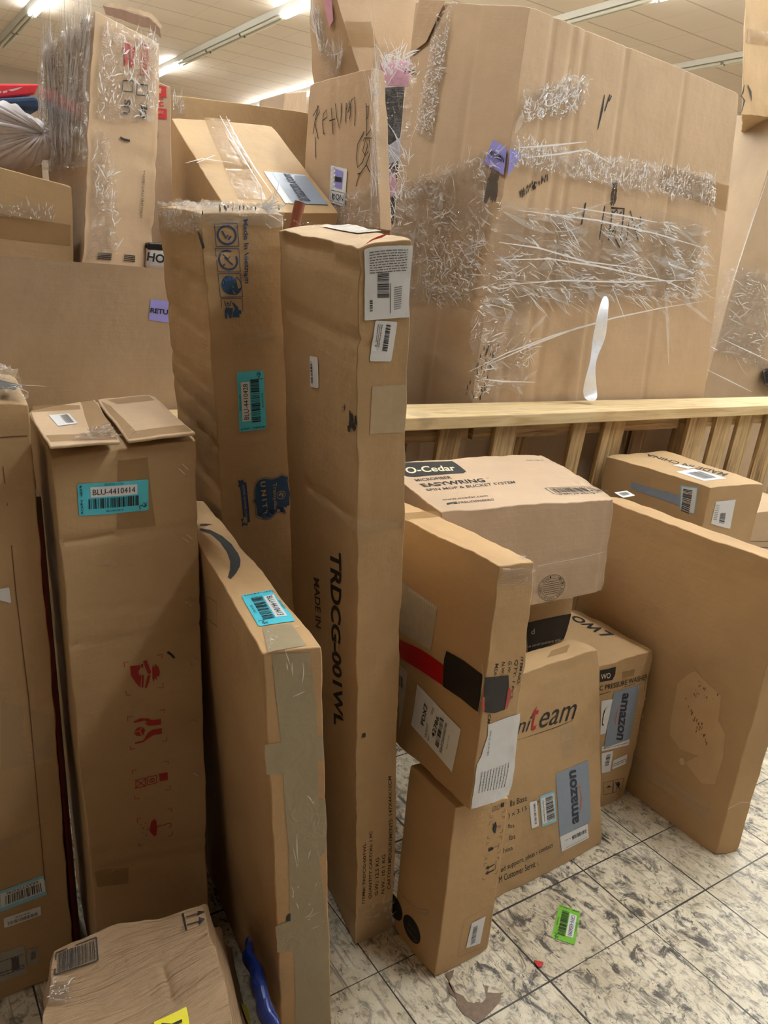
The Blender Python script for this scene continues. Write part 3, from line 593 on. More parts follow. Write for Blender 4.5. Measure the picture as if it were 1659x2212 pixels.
pallet(.35, 1.70, 'dirty pallet on end at the left, behind the tall plain carton', [(1.53, .09, 1, 0), (1.30, .09, 1, 0), (1.05, .09, 0, 0), (.80, .09, 1, 0), (.5, .09, 0, 0), (.7, .1, 1, 1), (1.0, .1, 1, 1), (1.4, .1, 1, 1)], [(.36, 1.66, .925, .972, 1), (.36, 1.66, .46, .50, 1), (.36, 1.66, .02, .06, 1)], 1)
pallet(1.72, 2.74, 'weathered pallet on end in the middle, wide gaps between its slats', [(1.765, .098, 0, 0), (1.93, .11, 1, 1), (2.135, .07, 0, 0), (2.30, .115, 0, 0), (2.50, .09, 1, 1), (2.62, .09, 1, 1)], [(1.68, 2.76, .925, .972, 1), (1.68, 2.70, .46, .50, 1), (1.68, 2.70, .02, .06, 1)], 2)
pallet(2.79, 3.95, 'newer yellow pallet on end at the right under the beam', [(2.81, .12, 0, 0), (2.99, .115, 0, 0), (3.155, .11, 0, 0), (3.36, .12, 1, 0), (3.56, .11, 0, 0), (3.75, .11, 0, 0), (2.9, .1, 1, 1)], [(2.9, 3.95, .925, .972, 0), (2.8, 3.95, .46, .50, 1), (2.8, 3.95, .02, .06, 1)], 3)

# ---------------------------------------------------------------- the two huge cartons behind the rail
panel = Carton('panel', 'bulk_carton', K_GREY, 'very wide plain bulk carton along the left, behind the front boxes, open on top', skip='T', res=.02, amp=.006, freq=1.6, creases=[('F', .72, 0, .74, 1, .003, .012), ('F', .55, 0, .56, 1, .002, .012)])
q = [(0.442,0.904),(0.498,0.899),(0.487,0.941),(0.438,0.943)]
s = sticker(panel, 'F', q, LILAC, 'return_sticker', rnd=.02)
printed(panel, 'F', [('RETURN', [(0.442,0.918),(0.500,0.914),(0.498,0.924),(0.441,0.927)], .03)], off=.002, parent=s)

big = Carton('bigbox', 'wrapped_carton', K_PALE, 'huge upright carton wound in stretch film, tallest box on the right', res=.014, amp=.008, freq=1.6, bevel=.004,
    creases=[('F', a, 0, a2, 1, .006, .012) for a, a2 in [(0.118,0.988),(0.281,0.990),(0.177,0.983),(0.625,1.000)] and ((.09, .10), (.17, .18), (.22, .23), (.68, .70), (.40, .41))] + [('L', .55, 0, .6, 1, .008, .014), ('L', .3, 0, .34, 1, .005, .012)])
tape(big, 'F', [(0.637,0.813),(1.003,0.806),(1.000,0.850),(0.633,0.853)], off=.002)
tape(big, 'F', [(0.638,0.658),(0.868,0.644),(0.882,0.777),(0.622,0.780)], mat=TAPE_CLEAR, off=.002)
for k, (q, sd, n_, am, st_, wh) in enumerate([
        ([(0.005,0.793),(0.326,0.811),(0.637,0.813),(0.632,0.856),(0.310,0.852),(-0.003,0.827)][:1] + [(0.915,0.809),(0.896,0.859),(0.004,0.831)], 1, 90, .012, (5, 1.2), 1),
        ([(-0.042,0.591),(0.880,0.645),(0.896,0.774),(-0.029,0.739)], 2, 110, .016, (1.3, 6), 0),
        ([(0.021,0.851),(0.252,0.898),(0.243,0.941),(0.005,0.892)], 3, 50, .010, (2, 4), 1),
        ([(-0.013,0.452),(0.184,0.464),(0.150,0.620),(-0.044,0.598)], 4, 50, .012, (1.5, 5), 0)]):
    fo = film(big, 'F', q, FILM_THICK if wh else FILM, amp=am, n=n_, seed=sd, stretch=st_, off=.008)
    fold_glints(big, 'F', q, (60, 90, 24, 16)[k], sd + 50, fo, (5, -7, 20, 10)[k], (.3, .2, .4, .4)[k], ln=((.04, .12), (.12, .5), (.04, .12), (.06, .2))[k], wd=(.008, .028), off=.016, clump=-.2, mat=SHEEN, name='film_sheen')
    fold_glints(big, 'F', q, (800, 620, 300, 130)[k], sd + 10, fo, (75, -8, 40, 10)[k], (.6, .24, .7, .5)[k], ln=((.012, .05), (.02, .26), (.015, .07), (.02, .12))[k], wd=((.0014, .005), (.0012, .0045), (.0014, .005), (.001, .004))[k], off=.02, clump=(-.12, .0, -.1, .05)[k])
q = [(0.147,0.552),(0.899,0.587),(0.949,0.813),(-0.013,0.725)]
fo = film(big, 'L', q, FILM, amp=.016, n=90, seed=6, stretch=(3, 3), off=.008)
fold_glints(big, 'L', q, 60, 55, fo, 0, .5, ln=(.05, .2), wd=(.008, .025), off=.016, clump=-.2, mat=SHEEN, name='film_sheen')
fold_glints(big, 'L', q, 620, 5, fo, 0, .7, ln=(.015, .13), wd=(.0012, .0045), off=.02, clump=-.05)
q = [(0.170,0.818),(0.331,0.812),(0.388,0.976),(0.253,0.978)]
fo = film(big, 'L', q, FILM_THICK, amp=.01, n=60, seed=7, stretch=(2, 8), off=.009, name='wrap_strip')
fold_glints(big, 'L', q, 420, 15, fo, 8, .5, ln=(.01, .04), wd=(.0015, .005), off=.016, clump=-.2)
q = [(0.253,0.978),(0.388,0.976),(0.561,1.008),(0.402,1.012)]; fold_glints(big, 'L', q, 25, 16, fo, 40, .5, ln=(.03, .08), wd=(.001, .004), off=.016)
# long single strands and the diagonal tail of the wrap
mk = Mark(big, 'F', .03)
for pts in ([(-0.042,0.496),(0.078,0.527),(0.243,0.559),(0.486,0.594),(0.697,0.618),(0.919,0.642)], [(0.003,0.504),(0.160,0.540),(0.333,0.573),(0.467,0.591)], [(0.009,0.817),(0.127,0.832),(0.261,0.851)], [(0.039,0.806),(0.158,0.823),(0.265,0.840),(0.379,0.830)],
            [(-0.017,0.660),(0.186,0.674),(0.377,0.674),(0.704,0.665),(0.867,0.648)], [(0.011,0.626),(0.251,0.645),(0.487,0.653),(0.808,0.673)], [(0.040,0.734),(0.352,0.743),(0.620,0.740),(0.886,0.733)], [(0.240,0.754),(0.449,0.758),(0.613,0.758)], [(-0.009,0.686),(0.136,0.687),(0.326,0.678),(0.586,0.679)], [(0.001,0.485),(0.075,0.482),(0.196,0.482)]):
    mk.stroke(pts, .006, taper=True)
mk.build('wrap_strand', FOLD_GLINT, fo)
# flap torn at the top left, marker scribbles, dirt
mk = Mark(big, 'F', .002)
for pts in ([(0.317,0.767),(0.316,0.753),(0.313,0.734)], [(0.405,0.769),(0.402,0.743),(0.399,0.715)], [(0.436,0.764),(0.438,0.742),(0.438,0.717)], [(0.429,0.768),(0.488,0.771),(0.493,0.720)], [(0.437,0.720),(0.465,0.744),(0.461,0.725),(0.493,0.709)], [(0.438,0.759),(0.456,0.767),(0.464,0.759),(0.478,0.765)], [(0.519,0.722),(0.517,0.770),(0.573,0.724),(0.569,0.764)]):
    mk.stroke(pts, .006)
for pts in ([(0.335,0.926),(0.333,0.906),(0.325,0.876)], [(0.358,0.929),(0.344,0.904)], [(0.365,0.928),(0.356,0.919)]): mk.stroke(pts, .009, taper=True)
mk.build('marker_writing', BLACK)
mk = Mark(big, 'F', .0015)
mk.smudge([(-0.061,0.740),(-0.022,0.743),(-0.025,0.774),(-0.059,0.778)], 120, 3, .02).smudge([(-0.052,0.451),(0.035,0.452),(0.066,0.538),(0.017,0.537)], 60, 4, .012).smudge([(0.049,0.758),(0.067,0.756),(0.161,0.790),(0.142,0.794)], 60, 6, .01).smudge([(0.422,0.774),(0.447,0.775),(0.443,0.807),(0.420,0.805)], 60, 8, .012)
mk.build('grime', plain('grime', rgb(70, 56, 44), .8))
s = sticker(big, 'F', [(-0.010,0.777),(0.035,0.805),(-0.003,0.815),(-0.058,0.816)][:0] or [(0.001,0.778),(0.040,0.810),(0.008,0.816),(-0.006,0.814)], LILAC, 'return_sticker', 'lilac sticker wrapped round the carton corner', off=.010)
s = sticker(big, 'L', [(0.829,0.790),(1.003,0.779),(0.996,0.815),(0.879,0.824)], LILAC, 'return_sticker', off=.010)
printed(big, 'L', [('RETURN', [(0.871,0.803),(0.992,0.795),(0.992,0.802),(0.875,0.809)], .02)], off=.012, parent=s)
# torn curl of board at the top edge
top = Mark(big, 'L', .01); top.poly([(0.059,1.001),(0.313,1.001),(0.238,0.969),(0.177,0.944),(0.034,0.926),(0.036,0.954)]); top.build('torn_flap', K_WORN)
# white strap hanging from the wrap
def hang(name, pts, mat, label):
    pts = [Vector(p) for p in pts]; n = len(pts) // 2; vs = pts; fs = [(i, i + 1, n + i + 1, n + i) for i in range(n - 1)]
    o = link(name, mesh(name, vs, fs, smooth=True), mat); m_ = o.modifiers.new('thick', 'SOLIDIFY'); m_.thickness = .0015; s_ = o.modifiers.new('sub', 'SUBSURF'); s_.levels = s_.render_levels = 2
    return o
o = hang('plastic_strap', [(2.2929, 2.03, 1.4238), (2.2483, 2.0, 1.3664), (2.2076, 1.97, 1.3103), (2.2698, 2.03, 1.2433), (2.2537, 2.0, 1.1873), (2.1956, 1.97, 1.1109), (2.2643, 2.03, 1.0486), (2.2648, 2.0, 1.0319), (2.3573, 2.05, 1.4093), (2.2917, 1.99, 1.361), (2.337, 2.02, 1.3014), (2.3715, 2.05, 1.2476), (2.26, 1.99, 1.1828), (2.3261, 2.02, 1.0982), (2.3734, 2.05, 1.0618), (2.3175, 1.99, 1.0319)], plain('strap_white', rgb(226, 228, 236), .3, coat=.4), None)
tag(o, 'twisted white plastic strip hanging down the wrapped carton onto the beam', 'strap')

rw = Carton('rwrap', 'wrapped_carton', K_GREY, 'film-wrapped carton at the far right edge, standing in shade', res=.04, amp=.006, freq=2, creases=[('F', .15, 0, .15, 1, .006, .01)])
q = [(-0.064,0.479),(0.372,0.427),(0.203,0.664),(-0.081,0.669)]; fo = film(rw, 'F', q, FILM, amp=.012, n=50, seed=8, stretch=(2, 5)); fold_glints(rw, 'F', q, 60, 9, fo, -14, .3, ln=(.05, .3), wd=(.001, .005), off=.018)
mk = Mark(rw, 'F', .02)
for pts in ([(-0.025,0.658),(-0.018,0.790),(-0.006,0.890)], [(-0.032,0.596),(-0.026,0.695),(-0.022,0.806)], [(-0.033,0.426),(0.123,0.401),(0.314,0.369)], [(0.004,0.502),(0.208,0.472),(0.393,0.447)]): mk.stroke(pts, .006, taper=True)
mk.build('wrap_strand', FOLD_GLINT, fo)
rt = Carton('rtop', 'carton', K_MAIN, 'battered carton on top at the upper right corner of the picture', res=.04, amp=.006, crush=.02)
mk = Mark(rt, 'F', .004)
for pts in ([(-0.017,0.152),(0.010,0.118),(-0.022,0.009)], [(0.034,0.251),(0.066,0.194),(0.083,0.123)], [(0.005,0.248),(-0.004,0.189),(-0.020,0.152)]): mk.stroke(pts, .014, taper=True)
mk.build('torn_slits', DARK)
tape(rt, 'F', [(0.015,0.587),(0.331,0.568),(0.324,0.678),(0.020,0.694)], off=.003)
prism_box('black_object', [rw.inv @ Vector(p) for p in [(4.7804, 2.8, 0.9405), (5.0418, 2.8, 0.9237), (4.917, 2.88, 0.9265), (5.1859, 2.88, 0.9092), (4.7073, 2.8, 1.0476), (4.9724, 2.8, 1.0873), (4.8418, 2.88, 1.0367), (5.1144, 2.88, 1.0775)]], DARKFILM, rw.root, bevel=.02)  # shiny black object of unknown kind, set against the carton

# ---------------------------------------------------------------- pile inside the wide bulk carton
def heap(name, x0, x1, y0, y1, z0, z1, mat, n=26, seed=1):
    vs, fs = [], []
    for j in range(n + 1):
        for i in range(n + 1):
            x, y = x0 + (x1 - x0) * i / n, y0 + (y1 - y0) * j / n
            vs.append((x, y, z1 + noise.noise(Vector((x * 9, y * 9, seed))) * .03))
    for j in range(n):
        for i in range(n): k = j * (n + 1) + i; fs.append((k, k + 1, k + n + 2, k + n + 1))
    b = len(vs); vs += [(x0, y0, z0), (x1, y0, z0), (x1, y1, z0), (x0, y1, z0)]
    e = [[j for j in range(n + 1)], [j * (n + 1) + n for j in range(n + 1)], [n * (n + 1) + n - j for j in range(n + 1)], [(n - j) * (n + 1) for j in range(n + 1)]]
    for k in range(4): fs.append([b + k] + [b + (k + 1) % 4] + e[k][::-1])
    fs.append((b, b + 3, b + 2, b + 1))
    return link(name, mesh(name, vs, fs, smooth=False), mat)
hp = heap('packing_paper', -.33, 1.38, 2.14, 3.28, .04, 1.33, K_DIM); tag(hp, 'crumpled brown packing paper filling the wide bulk carton under the pile', 'paper', kind='stuff')

ul = Carton('ulwrap', 'wrapped_carton', K_PALE, 'tall narrow carton in crinkled film reaching up to the ceiling lights at upper left', res=.02, amp=.006, freq=4, crush=.014, creases=[('F', 0, .52, 1, .50, .006, .008), ('F', 0, .24, 1, .2, .004, .008)])
for fc, q, sd, wh, st_, ang, cnt in (('L', [(-0.244,0.455),(1.062,0.407),(1.014,0.978),(0.026,0.995)], 1, 1, (9, 1.2), 88, 800), ('F', [(0.046,0.594),(0.887,0.674),(0.950,1.009),(0.082,0.961)], 2, 0, (3, 3), 70, 200), ('F', [(0.053,0.044),(0.395,0.085),(0.257,0.545),(0.042,0.574)], 3, 0, (3, 3), 60, 60)):
    fo = film(ul, fc, q, FILM_THICK if wh else FILM, amp=.012, n=80, seed=sd, stretch=st_, off=.005); fold_glints(ul, fc, q, cnt, sd + 20, fo, ang, .12 if wh else .9, ln=(.03, .25) if wh else (.01, .07), wd=(.002, .009) if wh else (.0015, .005), off=.014, clump=-.15 if wh else -.1)
mk = Mark(ul, 'F', .003); mk.poly([(0.079,1.028),(0.428,1.056),(0.789,1.072),(0.987,1.063),(1.026,1.027),(0.838,1.034),(0.435,1.017),(0.126,1.004)]); mk.build('torn_edge', K_DIM)
mk = Mark(ul, 'F', .003); mk.poly([(0.069,1.031),(0.190,1.041),(0.543,1.070),(0.832,1.076),(1.010,1.063),(1.030,1.079),(0.850,1.096),(0.541,1.084),(0.188,1.054)]); mk.build('torn_liner', K_WORN)
printed(ul, 'F', [('DE', [(0.787,0.675),(0.792,0.733),(0.699,0.729),(0.684,0.670)], .02), ('US', [(0.538,0.669),(0.539,0.727),(0.455,0.723),(0.436,0.664)], .02), ('H7WA-D4E1 FTWT-180CM-A', [(0.794,0.245),(0.796,0.452),(0.765,0.452),(0.751,0.246)])], off=.004)
mk = Mark(ul, 'F', .004)
for q in ([(0.622,0.756),(0.791,0.768),(0.789,0.810),(0.625,0.799)], [(0.413,0.751),(0.563,0.762),(0.562,0.805),(0.416,0.793)]): mk.frame(q, .003)
for k in range(4):
    for x0 in (765, 935): mk.quad([(0.173,0.047),(0.365,0.046),(0.365,0.050),(0.172,0.051)] and [(a + (x0 - 765) / 480, b - .0 + k * .008) for a, b in [(0.173,0.047),(0.348,0.045),(0.348,0.050),(0.172,0.051)]])
mk.stroke([(0.415,0.564),(0.479,0.561),(0.554,0.563)], .006)
mk.build('printed_marks', BLACK)
mk = Mark(ul, 'F', .004); mk.frame([(0.669,0.842),(0.790,0.852),(0.795,0.964),(0.682,0.959)], .003).text([(0.778,0.860),(0.786,0.952),(0.714,0.946),(0.697,0.853)], 'FRAGILE').smudge([(0.415,0.856),(0.537,0.866),(0.567,0.924),(0.421,0.929)], 26, 4, .018); mk.build('printed_marks', INKRED2)
ur = Carton('ulred', 'carton', K_ROSE, 'narrow carton with red handling labels, standing behind the tall film-wrapped one', res=.04)
Mark(ur, 'F', .002).quad([(0.169,0.906),(0.842,0.932),(0.834,0.990),(0.170,0.969)]).quad([(0.167,0.798),(0.846,0.817),(0.846,0.871),(0.168,0.852)]).text([(0.373,0.867),(0.744,0.880),(0.724,0.920),(0.375,0.909)], 'LE', .01).build('red_label', INKRED2)
Mark(ur, 'F', .003).poly([(0.557,0.942),(0.632,0.944),(0.633,0.960),(0.680,0.961),(0.602,0.973),(0.516,0.956),(0.558,0.957)]).text([(0.464,0.832),(0.718,0.840),(0.719,0.855),(0.464,0.847)], 'ARE').build('label_print', plain('label_buff', rgb(205, 176, 150), .6))
Mark(ur, 'F', .003).poly(arc(*[(0.413,0.728)][0], .1, .05, 0, 350)).build('hand_hole', BLACK)
uf = Carton('ulfront', 'carton', K_MAIN, 'closed carton with a broad tape band at the left edge, standing in the bulk carton', res=.03)
tape(uf, 'F', [(0.248,0.276),(0.967,0.371),(0.974,0.597),(0.250,0.534)]); 
q = [(0.250,0.509),(0.801,0.594),(0.803,0.750),(0.250,0.636)]; fo = film(uf, 'F', q, FILM, amp=.004, n=30, seed=3, stretch=(8, 2), name='glossy_film'); fold_glints(uf, 'F', q, 40, 33, fo, 88, .2, ln=(.008, .03), wd=(.001, .003), off=.008)
ud = Carton('uldark', 'carton', K_DEEP, 'low carton in shade at the left edge, under the white bag', res=.04)
# the folded white bag, gathered to a knot
def gathered_bag(name, c, rx, rz, ry, mat, label, kx=.75, kz=.55):
    vs, fs = [], []; n, mseg = 90, 22; c = Vector(c)
    for j in range(mseg + 1):
        ph = j / mseg
        for i in range(n):
            a = 2 * math.pi * i / n; pl = math.sin(a * 23) * .035 + math.sin(a * 37 + 1) * .03 + noise.noise(Vector((math.cos(a) * 3, math.sin(a) * 3, ph * 1.5))) * .12
            rr = math.sin(ph * math.pi / 2 * 1.0) if ph < 1 else 1
            x = kx * (1 - ph) + math.cos(a) * (ph * (1 + pl)); z = kz * (1 - ph) + math.sin(a) * (ph * (1 + pl))
            d = math.sqrt(max(0, 1 - ph ** 2)) * (1 + pl * 2) - .35 * math.exp(-(ph / .12) ** 2)
            vs.append((x * rx, -d * ry, z * rz))
    for j in range(mseg):
        for i in range(n): k = j * n; fs.append((k + i, k + (i + 1) % n, k + n + (i + 1) % n, k + n + i))
    me = mesh(name, vs, fs, smooth=True); o = link(name, me, mat); o.location = c
    m_ = o.modifiers.new('thick', 'SOLIDIFY'); m_.thickness = .003; tag(o, label, 'bag'); return o
bc = [(0.3835, 2.56, 1.6975)][0]
gathered_bag('plastic_bag', bc, .135, .085, .05, plain('bag_white', rgb(244, 238, 244), .35, coat=.2), 'full white plastic bag gathered to a knot, at the upper left edge', .84, .2)
def carton8(name, c8, mat, label, cat, bev=.006): o = prism_box(name, c8, mat, bevel=bev); tag(o, label, cat); return o
def quadbox(pts, back): 
    f = [Vector(p) for p in pts]; b = Vector(back); return [f[0], f[1], f[0] + b, f[1] + b, f[3], f[2], f[3] + b, f[2] + b]
rc = carton8('red_carton', quadbox([(0.4223, 2.9, 1.8276), (0.5535, 2.9, 1.8643), (0.5675, 2.9, 1.8975), (0.4248, 2.9, 1.8721)], (.0, .25, .01)), REDCARD, 'bright red box with white script at the upper left edge', 'box')
class QP(Plane): pass
rp = Plane([(0.452, 2.895, 1.8322)][0], Vector([(0.5525, 2.895, 1.8636)][0]) - Vector([(0.452, 2.895, 1.8322)][0]), Vector([(0.4544, 2.895, 1.8769)][0]) - Vector([(0.452, 2.895, 1.8322)][0]))
o = Mark(rp, '', .004).quad([(-.1, .38), (.03, .40), (.03, .52), (-.1, .52)]).quad([(.08, .36), (.2, .40), (.2, .52), (.08, .50)]).poly([(.22, .53), (.32, .42), (.48, .46), (.66, .62), (.50, .58), (.34, .55)]).build('script_lettering', WHITECARD, rc); o.location = rp.o
bl = carton8('folded_denim', quadbox([(0.4375, 2.86, 1.799), (0.5597, 2.86, 1.815), (0.5551, 2.86, 1.857), (0.4392, 2.86, 1.8305)], (.0, .2, 0)), KNIT, 'blue denim cloth bundled under the red box', 'cloth', .012)
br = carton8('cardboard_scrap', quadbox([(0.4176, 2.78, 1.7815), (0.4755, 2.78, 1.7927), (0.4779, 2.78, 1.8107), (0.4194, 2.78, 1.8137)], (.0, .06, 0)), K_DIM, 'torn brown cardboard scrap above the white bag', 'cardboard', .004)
wc = carton8('white_board', quadbox([(0.5565, 2.84, 1.8094), (0.5699, 2.84, 1.8116), (0.5728, 2.84, 1.885), (0.5557, 2.84, 1.8848)], (.0, .01, 0)), WHITECARD, 'white board between the red box and the tall wrapped carton', 'board', .001)
bb = carton8('black_board', quadbox([(0.393, 2.66, 1.6468), (0.4547, 2.66, 1.6511), (0.4178, 2.66, 1.6876), (0.396, 2.66, 1.7013)], (.0, .05, 0)), BLACK, 'flat black panel slanting below the white bag', 'panel', .002)
# lettered sack showing HOL
hol = carton8('lettered_sack', quadbox([(0.7328, 2.36, 1.3798), (0.7974, 2.36, 1.3809), (0.7897, 2.36, 1.4364), (0.7385, 2.36, 1.4493)], (.0, .08, 0)), plain('sack_white', rgb(225, 224, 222), .4, bump=.3), 'white sack with big black letters between the two tall cartons', 'sack', .01)
hp0, hp1, hp2 = [Vector(p) for p in [(0.7304, 2.352, 1.4007), (0.7909, 2.352, 1.3966), (0.733, 2.352, 1.4267)]]
pl = Plane(hp0, hp1 - hp0, hp2 - hp0); o = Mark(pl, '', .002).text([(0, .05), (1.15, 0), (1.15, .95), (.03, 1)], 'HOL', .03).build('printed_text', BLACK, hol); o.location = pl.o
ht = carton8('sack_top', quadbox([(0.7375, 2.357, 1.4321), (0.785, 2.357, 1.4344), (0.7813, 2.357, 1.4548), (0.7375, 2.357, 1.4527)], (.0, .05, 0)), DARKFILM, None, None, .004); ht.name = 'dark_panel'; ht.parent = hol

tm = Carton('tiltmid', 'carton', K_MAIN, 'taped carton tilted on the pile, pale grey courier label on its lid', res=.03, amp=.003, creases=[('T', 0, .45, 1, .42, .004, .01)])
tape(tm, 'T', [(0.162,0.117),(0.402,0.118),(0.580,1.021),(0.319,1.025)], off=.0015)
q = [(0.545,0.090),(0.948,0.082),(0.943,0.417),(0.560,0.419)]
s = sticker(tm, 'T', q, WHITE, off=.002, rnd=.01); 
Mark(tm, 'T', .003).quad([(0.617,0.088),(0.948,0.082),(0.945,0.408),(0.624,0.412)]).build('label_field', SLATE, s)
printed(tm, 'T', [('amazon.com', [(0.803,0.107),(0.790,0.391),(0.728,0.400),(0.692,0.112)], .02)], SLATEINK, off=.004, parent=s)
fo = Mark(tm, 'T', .01)
for pts in ([(0.481,1.032),(0.449,0.744),(0.425,0.485),(0.412,0.209)], [(0.543,1.028),(0.492,0.710),(0.476,0.417),(0.472,0.162)], [(-0.124,0.450),(0.037,0.495),(0.297,0.468)], [(-0.024,0.457),(0.174,0.540)]): fo.stroke(pts, .005, taper=True)
fo.build('film_strand', FOLD_GLINT)
bk = Carton('backmid', 'carton', K_MAIN, 'wide carton at the back of the pile, behind the tilted one', res=.05)
q = [(-0.004,0.878),(0.071,0.886),(0.071,0.998),(-0.004,0.994)]; fo = film(bk, 'F', q, FILM_THICK, amp=.006, n=24, seed=3, stretch=(8, 2)); fold_glints(bk, 'F', q, 20, 3, fo, 88, .1, ln=(.03, .1), off=.01)
carton8('carton', quadbox([(1.6467, 3.95, 0.0), (2.0689, 3.95, 0.0), (2.0495, 3.95, 2.2703), (1.9237, 3.95, 2.239)], (.0, .3, 0)), K_ROSE, 'pale flat carton at the very back, near the ceiling line', 'box')
carton8('carton', [(1.78, 2.88, .0), (2.25, 2.88, .0), (1.78, 3.3, .0), (2.25, 3.3, .0), (1.78, 2.88, 2.06), (2.25, 2.88, 2.06), (1.78, 3.3, 2.06), (2.25, 3.3, 2.06)], K_GREY, 'tall plain carton standing behind the huge wrapped one', 'box')
tt = carton8('cardboard_tube', [(0, 0, 0)] * 8, BROWNTUBE, 'x', 'tube'); bpy.data.objects.remove(tt)
vs, fs = [], []; p0, p1 = [Vector(p) for p in [(0.878, 1.72, 1.5208), (0.8874, 1.72, 1.5647)]]; ax = (p1 - p0).normalized(); e1 = ax.cross(Vector((0, 1, 0))).normalized(); e2 = ax.cross(e1)
p0 = p0 - ax * .25
for k in range(24):
    a = k * math.pi / 12; d = e1 * math.cos(a) + e2 * math.sin(a); vs += [p0 + d * .0125, p1 + d * .0125, p1 + d * .010, p1 - ax * .05 + d * .010]
for k in range(24):
    j = (k + 1) % 24; fs += [(4 * k, 4 * j, 4 * j + 1, 4 * k + 1), (4 * k + 1, 4 * j + 1, 4 * j + 2, 4 * k + 2), (4 * k + 2, 4 * j + 2, 4 * j + 3, 4 * k + 3)]
tag(link('cardboard_tube', mesh('cardboard_tube', vs, fs), BROWNTUBE), 'short brown cardboard tube sticking up between the two tall cartons', 'tube')

rb = Carton('ret', 'carton', K_PALE, 'upright carton with marker handwriting, film-wrapped edge, left of the huge one', res=.02, amp=.004, crush=.008, creases=[('L', .43, 0, .43, 1, .005, .006), ('L', .72, .05, .72, 1, .004, .005), ('L', .85, .1, .85, 1, .003, .005)])
mk = Mark(rb, 'L', .003)
for pts in ([(0.186,0.838),(0.147,0.741),(0.110,0.641)], [(0.104,0.766),(0.197,0.832),(0.216,0.792),(0.135,0.725),(0.197,0.603)], [(0.145,0.617),(0.160,0.474)],
            [(0.265,0.728),(0.340,0.750),(0.325,0.800),(0.280,0.776),(0.266,0.711),(0.283,0.633),(0.307,0.637)], [(0.401,0.805),(0.417,0.626)], [(0.373,0.721),(0.464,0.726)], [(0.463,0.827),(0.481,0.740),(0.520,0.653),(0.549,0.736),(0.550,0.820)], [(0.607,0.690),(0.623,0.814)], [(0.621,0.772),(0.666,0.826),(0.686,0.747),(0.666,0.707)], [(0.644,0.750),(0.700,0.828),(0.743,0.845),(0.749,0.743),(0.722,0.663)],
            [(0.900,0.797),(0.900,0.673),(0.886,0.593)], [(0.898,0.772),(0.932,0.779),(0.918,0.711),(0.895,0.693)], [(0.882,0.593),(0.961,0.639),(0.966,0.580),(0.860,0.584),(0.837,0.565)],
            [(0.852,0.625),(0.771,0.547),(0.744,0.454),(0.762,0.396),(0.827,0.431),(0.898,0.532),(0.881,0.583),(0.832,0.504),(0.862,0.472),(0.906,0.501)], [(0.923,0.571),(0.937,0.500),(0.867,0.410),(0.780,0.348),(0.725,0.274)], [(0.760,0.354),(0.806,0.361)], [(0.868,0.420),(0.915,0.368),(0.937,0.389)]):
    mk.stroke(pts, .0035)
mk.build('marker_writing', BLACK)
q = [(0.383,0.159),(0.589,0.133),(0.616,0.387),(0.387,0.418)]; s = sticker(rb, 'L', q, WHITE, off=.003)
o = Mark(rb, 'L', .004).quad([(0.431,0.273),(0.544,0.257),(0.563,0.372),(0.445,0.397)]).build('lilac_field', LILAC, s)
Mark(rb, 'L', .005).quad([(0.435,0.312),(0.545,0.304),(0.549,0.334),(0.439,0.345)]).text([(0.415,0.182),(0.569,0.165),(0.574,0.213),(0.418,0.228)], 'LIQN', .01).frame([(0.398,0.171),(0.585,0.150),(0.591,0.228),(0.402,0.248)], .0015).build('label_print', BLACK, s)
q = [(0.247,-0.009),(0.952,-0.007),(0.989,0.306),(0.501,0.184)]; fo = film(rb, 'L', q, FILM, amp=.008, n=50, seed=4, stretch=(2, 2)); fold_glints(rb, 'L', q, 70, 5, fo, 60, .9, ln=(.02, .07), off=.012)
q = [(0.906,0.012),(1.008,0.006),(1.126,1.000),(1.001,0.995)]; fo = film(rb, 'L', q, FILM_THICK, amp=.006, n=60, seed=4, stretch=(9, 1.2), off=.006); fold_glints(rb, 'L', q, 60, 6, fo, 90, .1, ln=(.05, .3), wd=(.001, .004), off=.01)
# bundle of dark goods and pink papers in film beside it
bd = bpy.data.objects.new('wrapped_bundle', None); C.objects.link(bd); bd.location = (1.64, 2.45, 1.33); tag(bd, 'film-wrapped bundle of black bags and pink papers squeezed between two cartons', 'bundle')
def part8(name, px_, Y, dep, mat, bev=.004, res=None):
    o = prism_box(name, [p - Vector(bd.location) for p in quadbox(px_, (0, dep, 0))], mat, bd, bev); return o
part8('black_bag', [(1.5729, 2.46, 1.5803), (1.6464, 2.46, 1.5876), (1.6475, 2.46, 2.0377), (1.5562, 2.46, 2.0155)], 0, .08, DARKFILM, .01)
prism_box('goods_sack', [Vector(p) - Vector(bd.location) for p in ((1.50, 2.46, .0), (1.64, 2.46, .0), (1.50, 2.56, .0), (1.64, 2.56, .0), (1.49, 2.46, 1.42), (1.66, 2.46, 1.42), (1.49, 2.56, 1.42), (1.66, 2.56, 1.42))], DARKFILM, bd, .01)
part8('pink_paper', [(1.5606, 2.445, 2.0199), (1.6492, 2.445, 2.0306), (1.6474, 2.445, 2.1119), (1.5326, 2.445, 2.0798)], 0, .01, LOWPINK, .001)
part8('pink_paper', [(1.6149, 2.445, 1.6783), (1.6393, 2.445, 1.7051), (1.6215, 2.445, 1.7623), (1.5974, 2.445, 1.7356)], 0, .01, LOWPINK, .001)
part8('grey_booklet', [(1.5708, 2.445, 1.773), (1.6367, 2.445, 1.7996), (1.6364, 2.445, 1.8722), (1.5659, 2.445, 1.8214)], 0, .01, plain('booklet_grey', rgb(186, 182, 196), .4), .001)
part8('wine_pouch', [(1.5912, 2.447, 1.7348), (1.6317, 2.447, 1.7519), (1.6235, 2.447, 1.792), (1.5746, 2.447, 1.7853)], 0, .02, plain('pouch_wine', rgb(96, 48, 48), .3), .004)
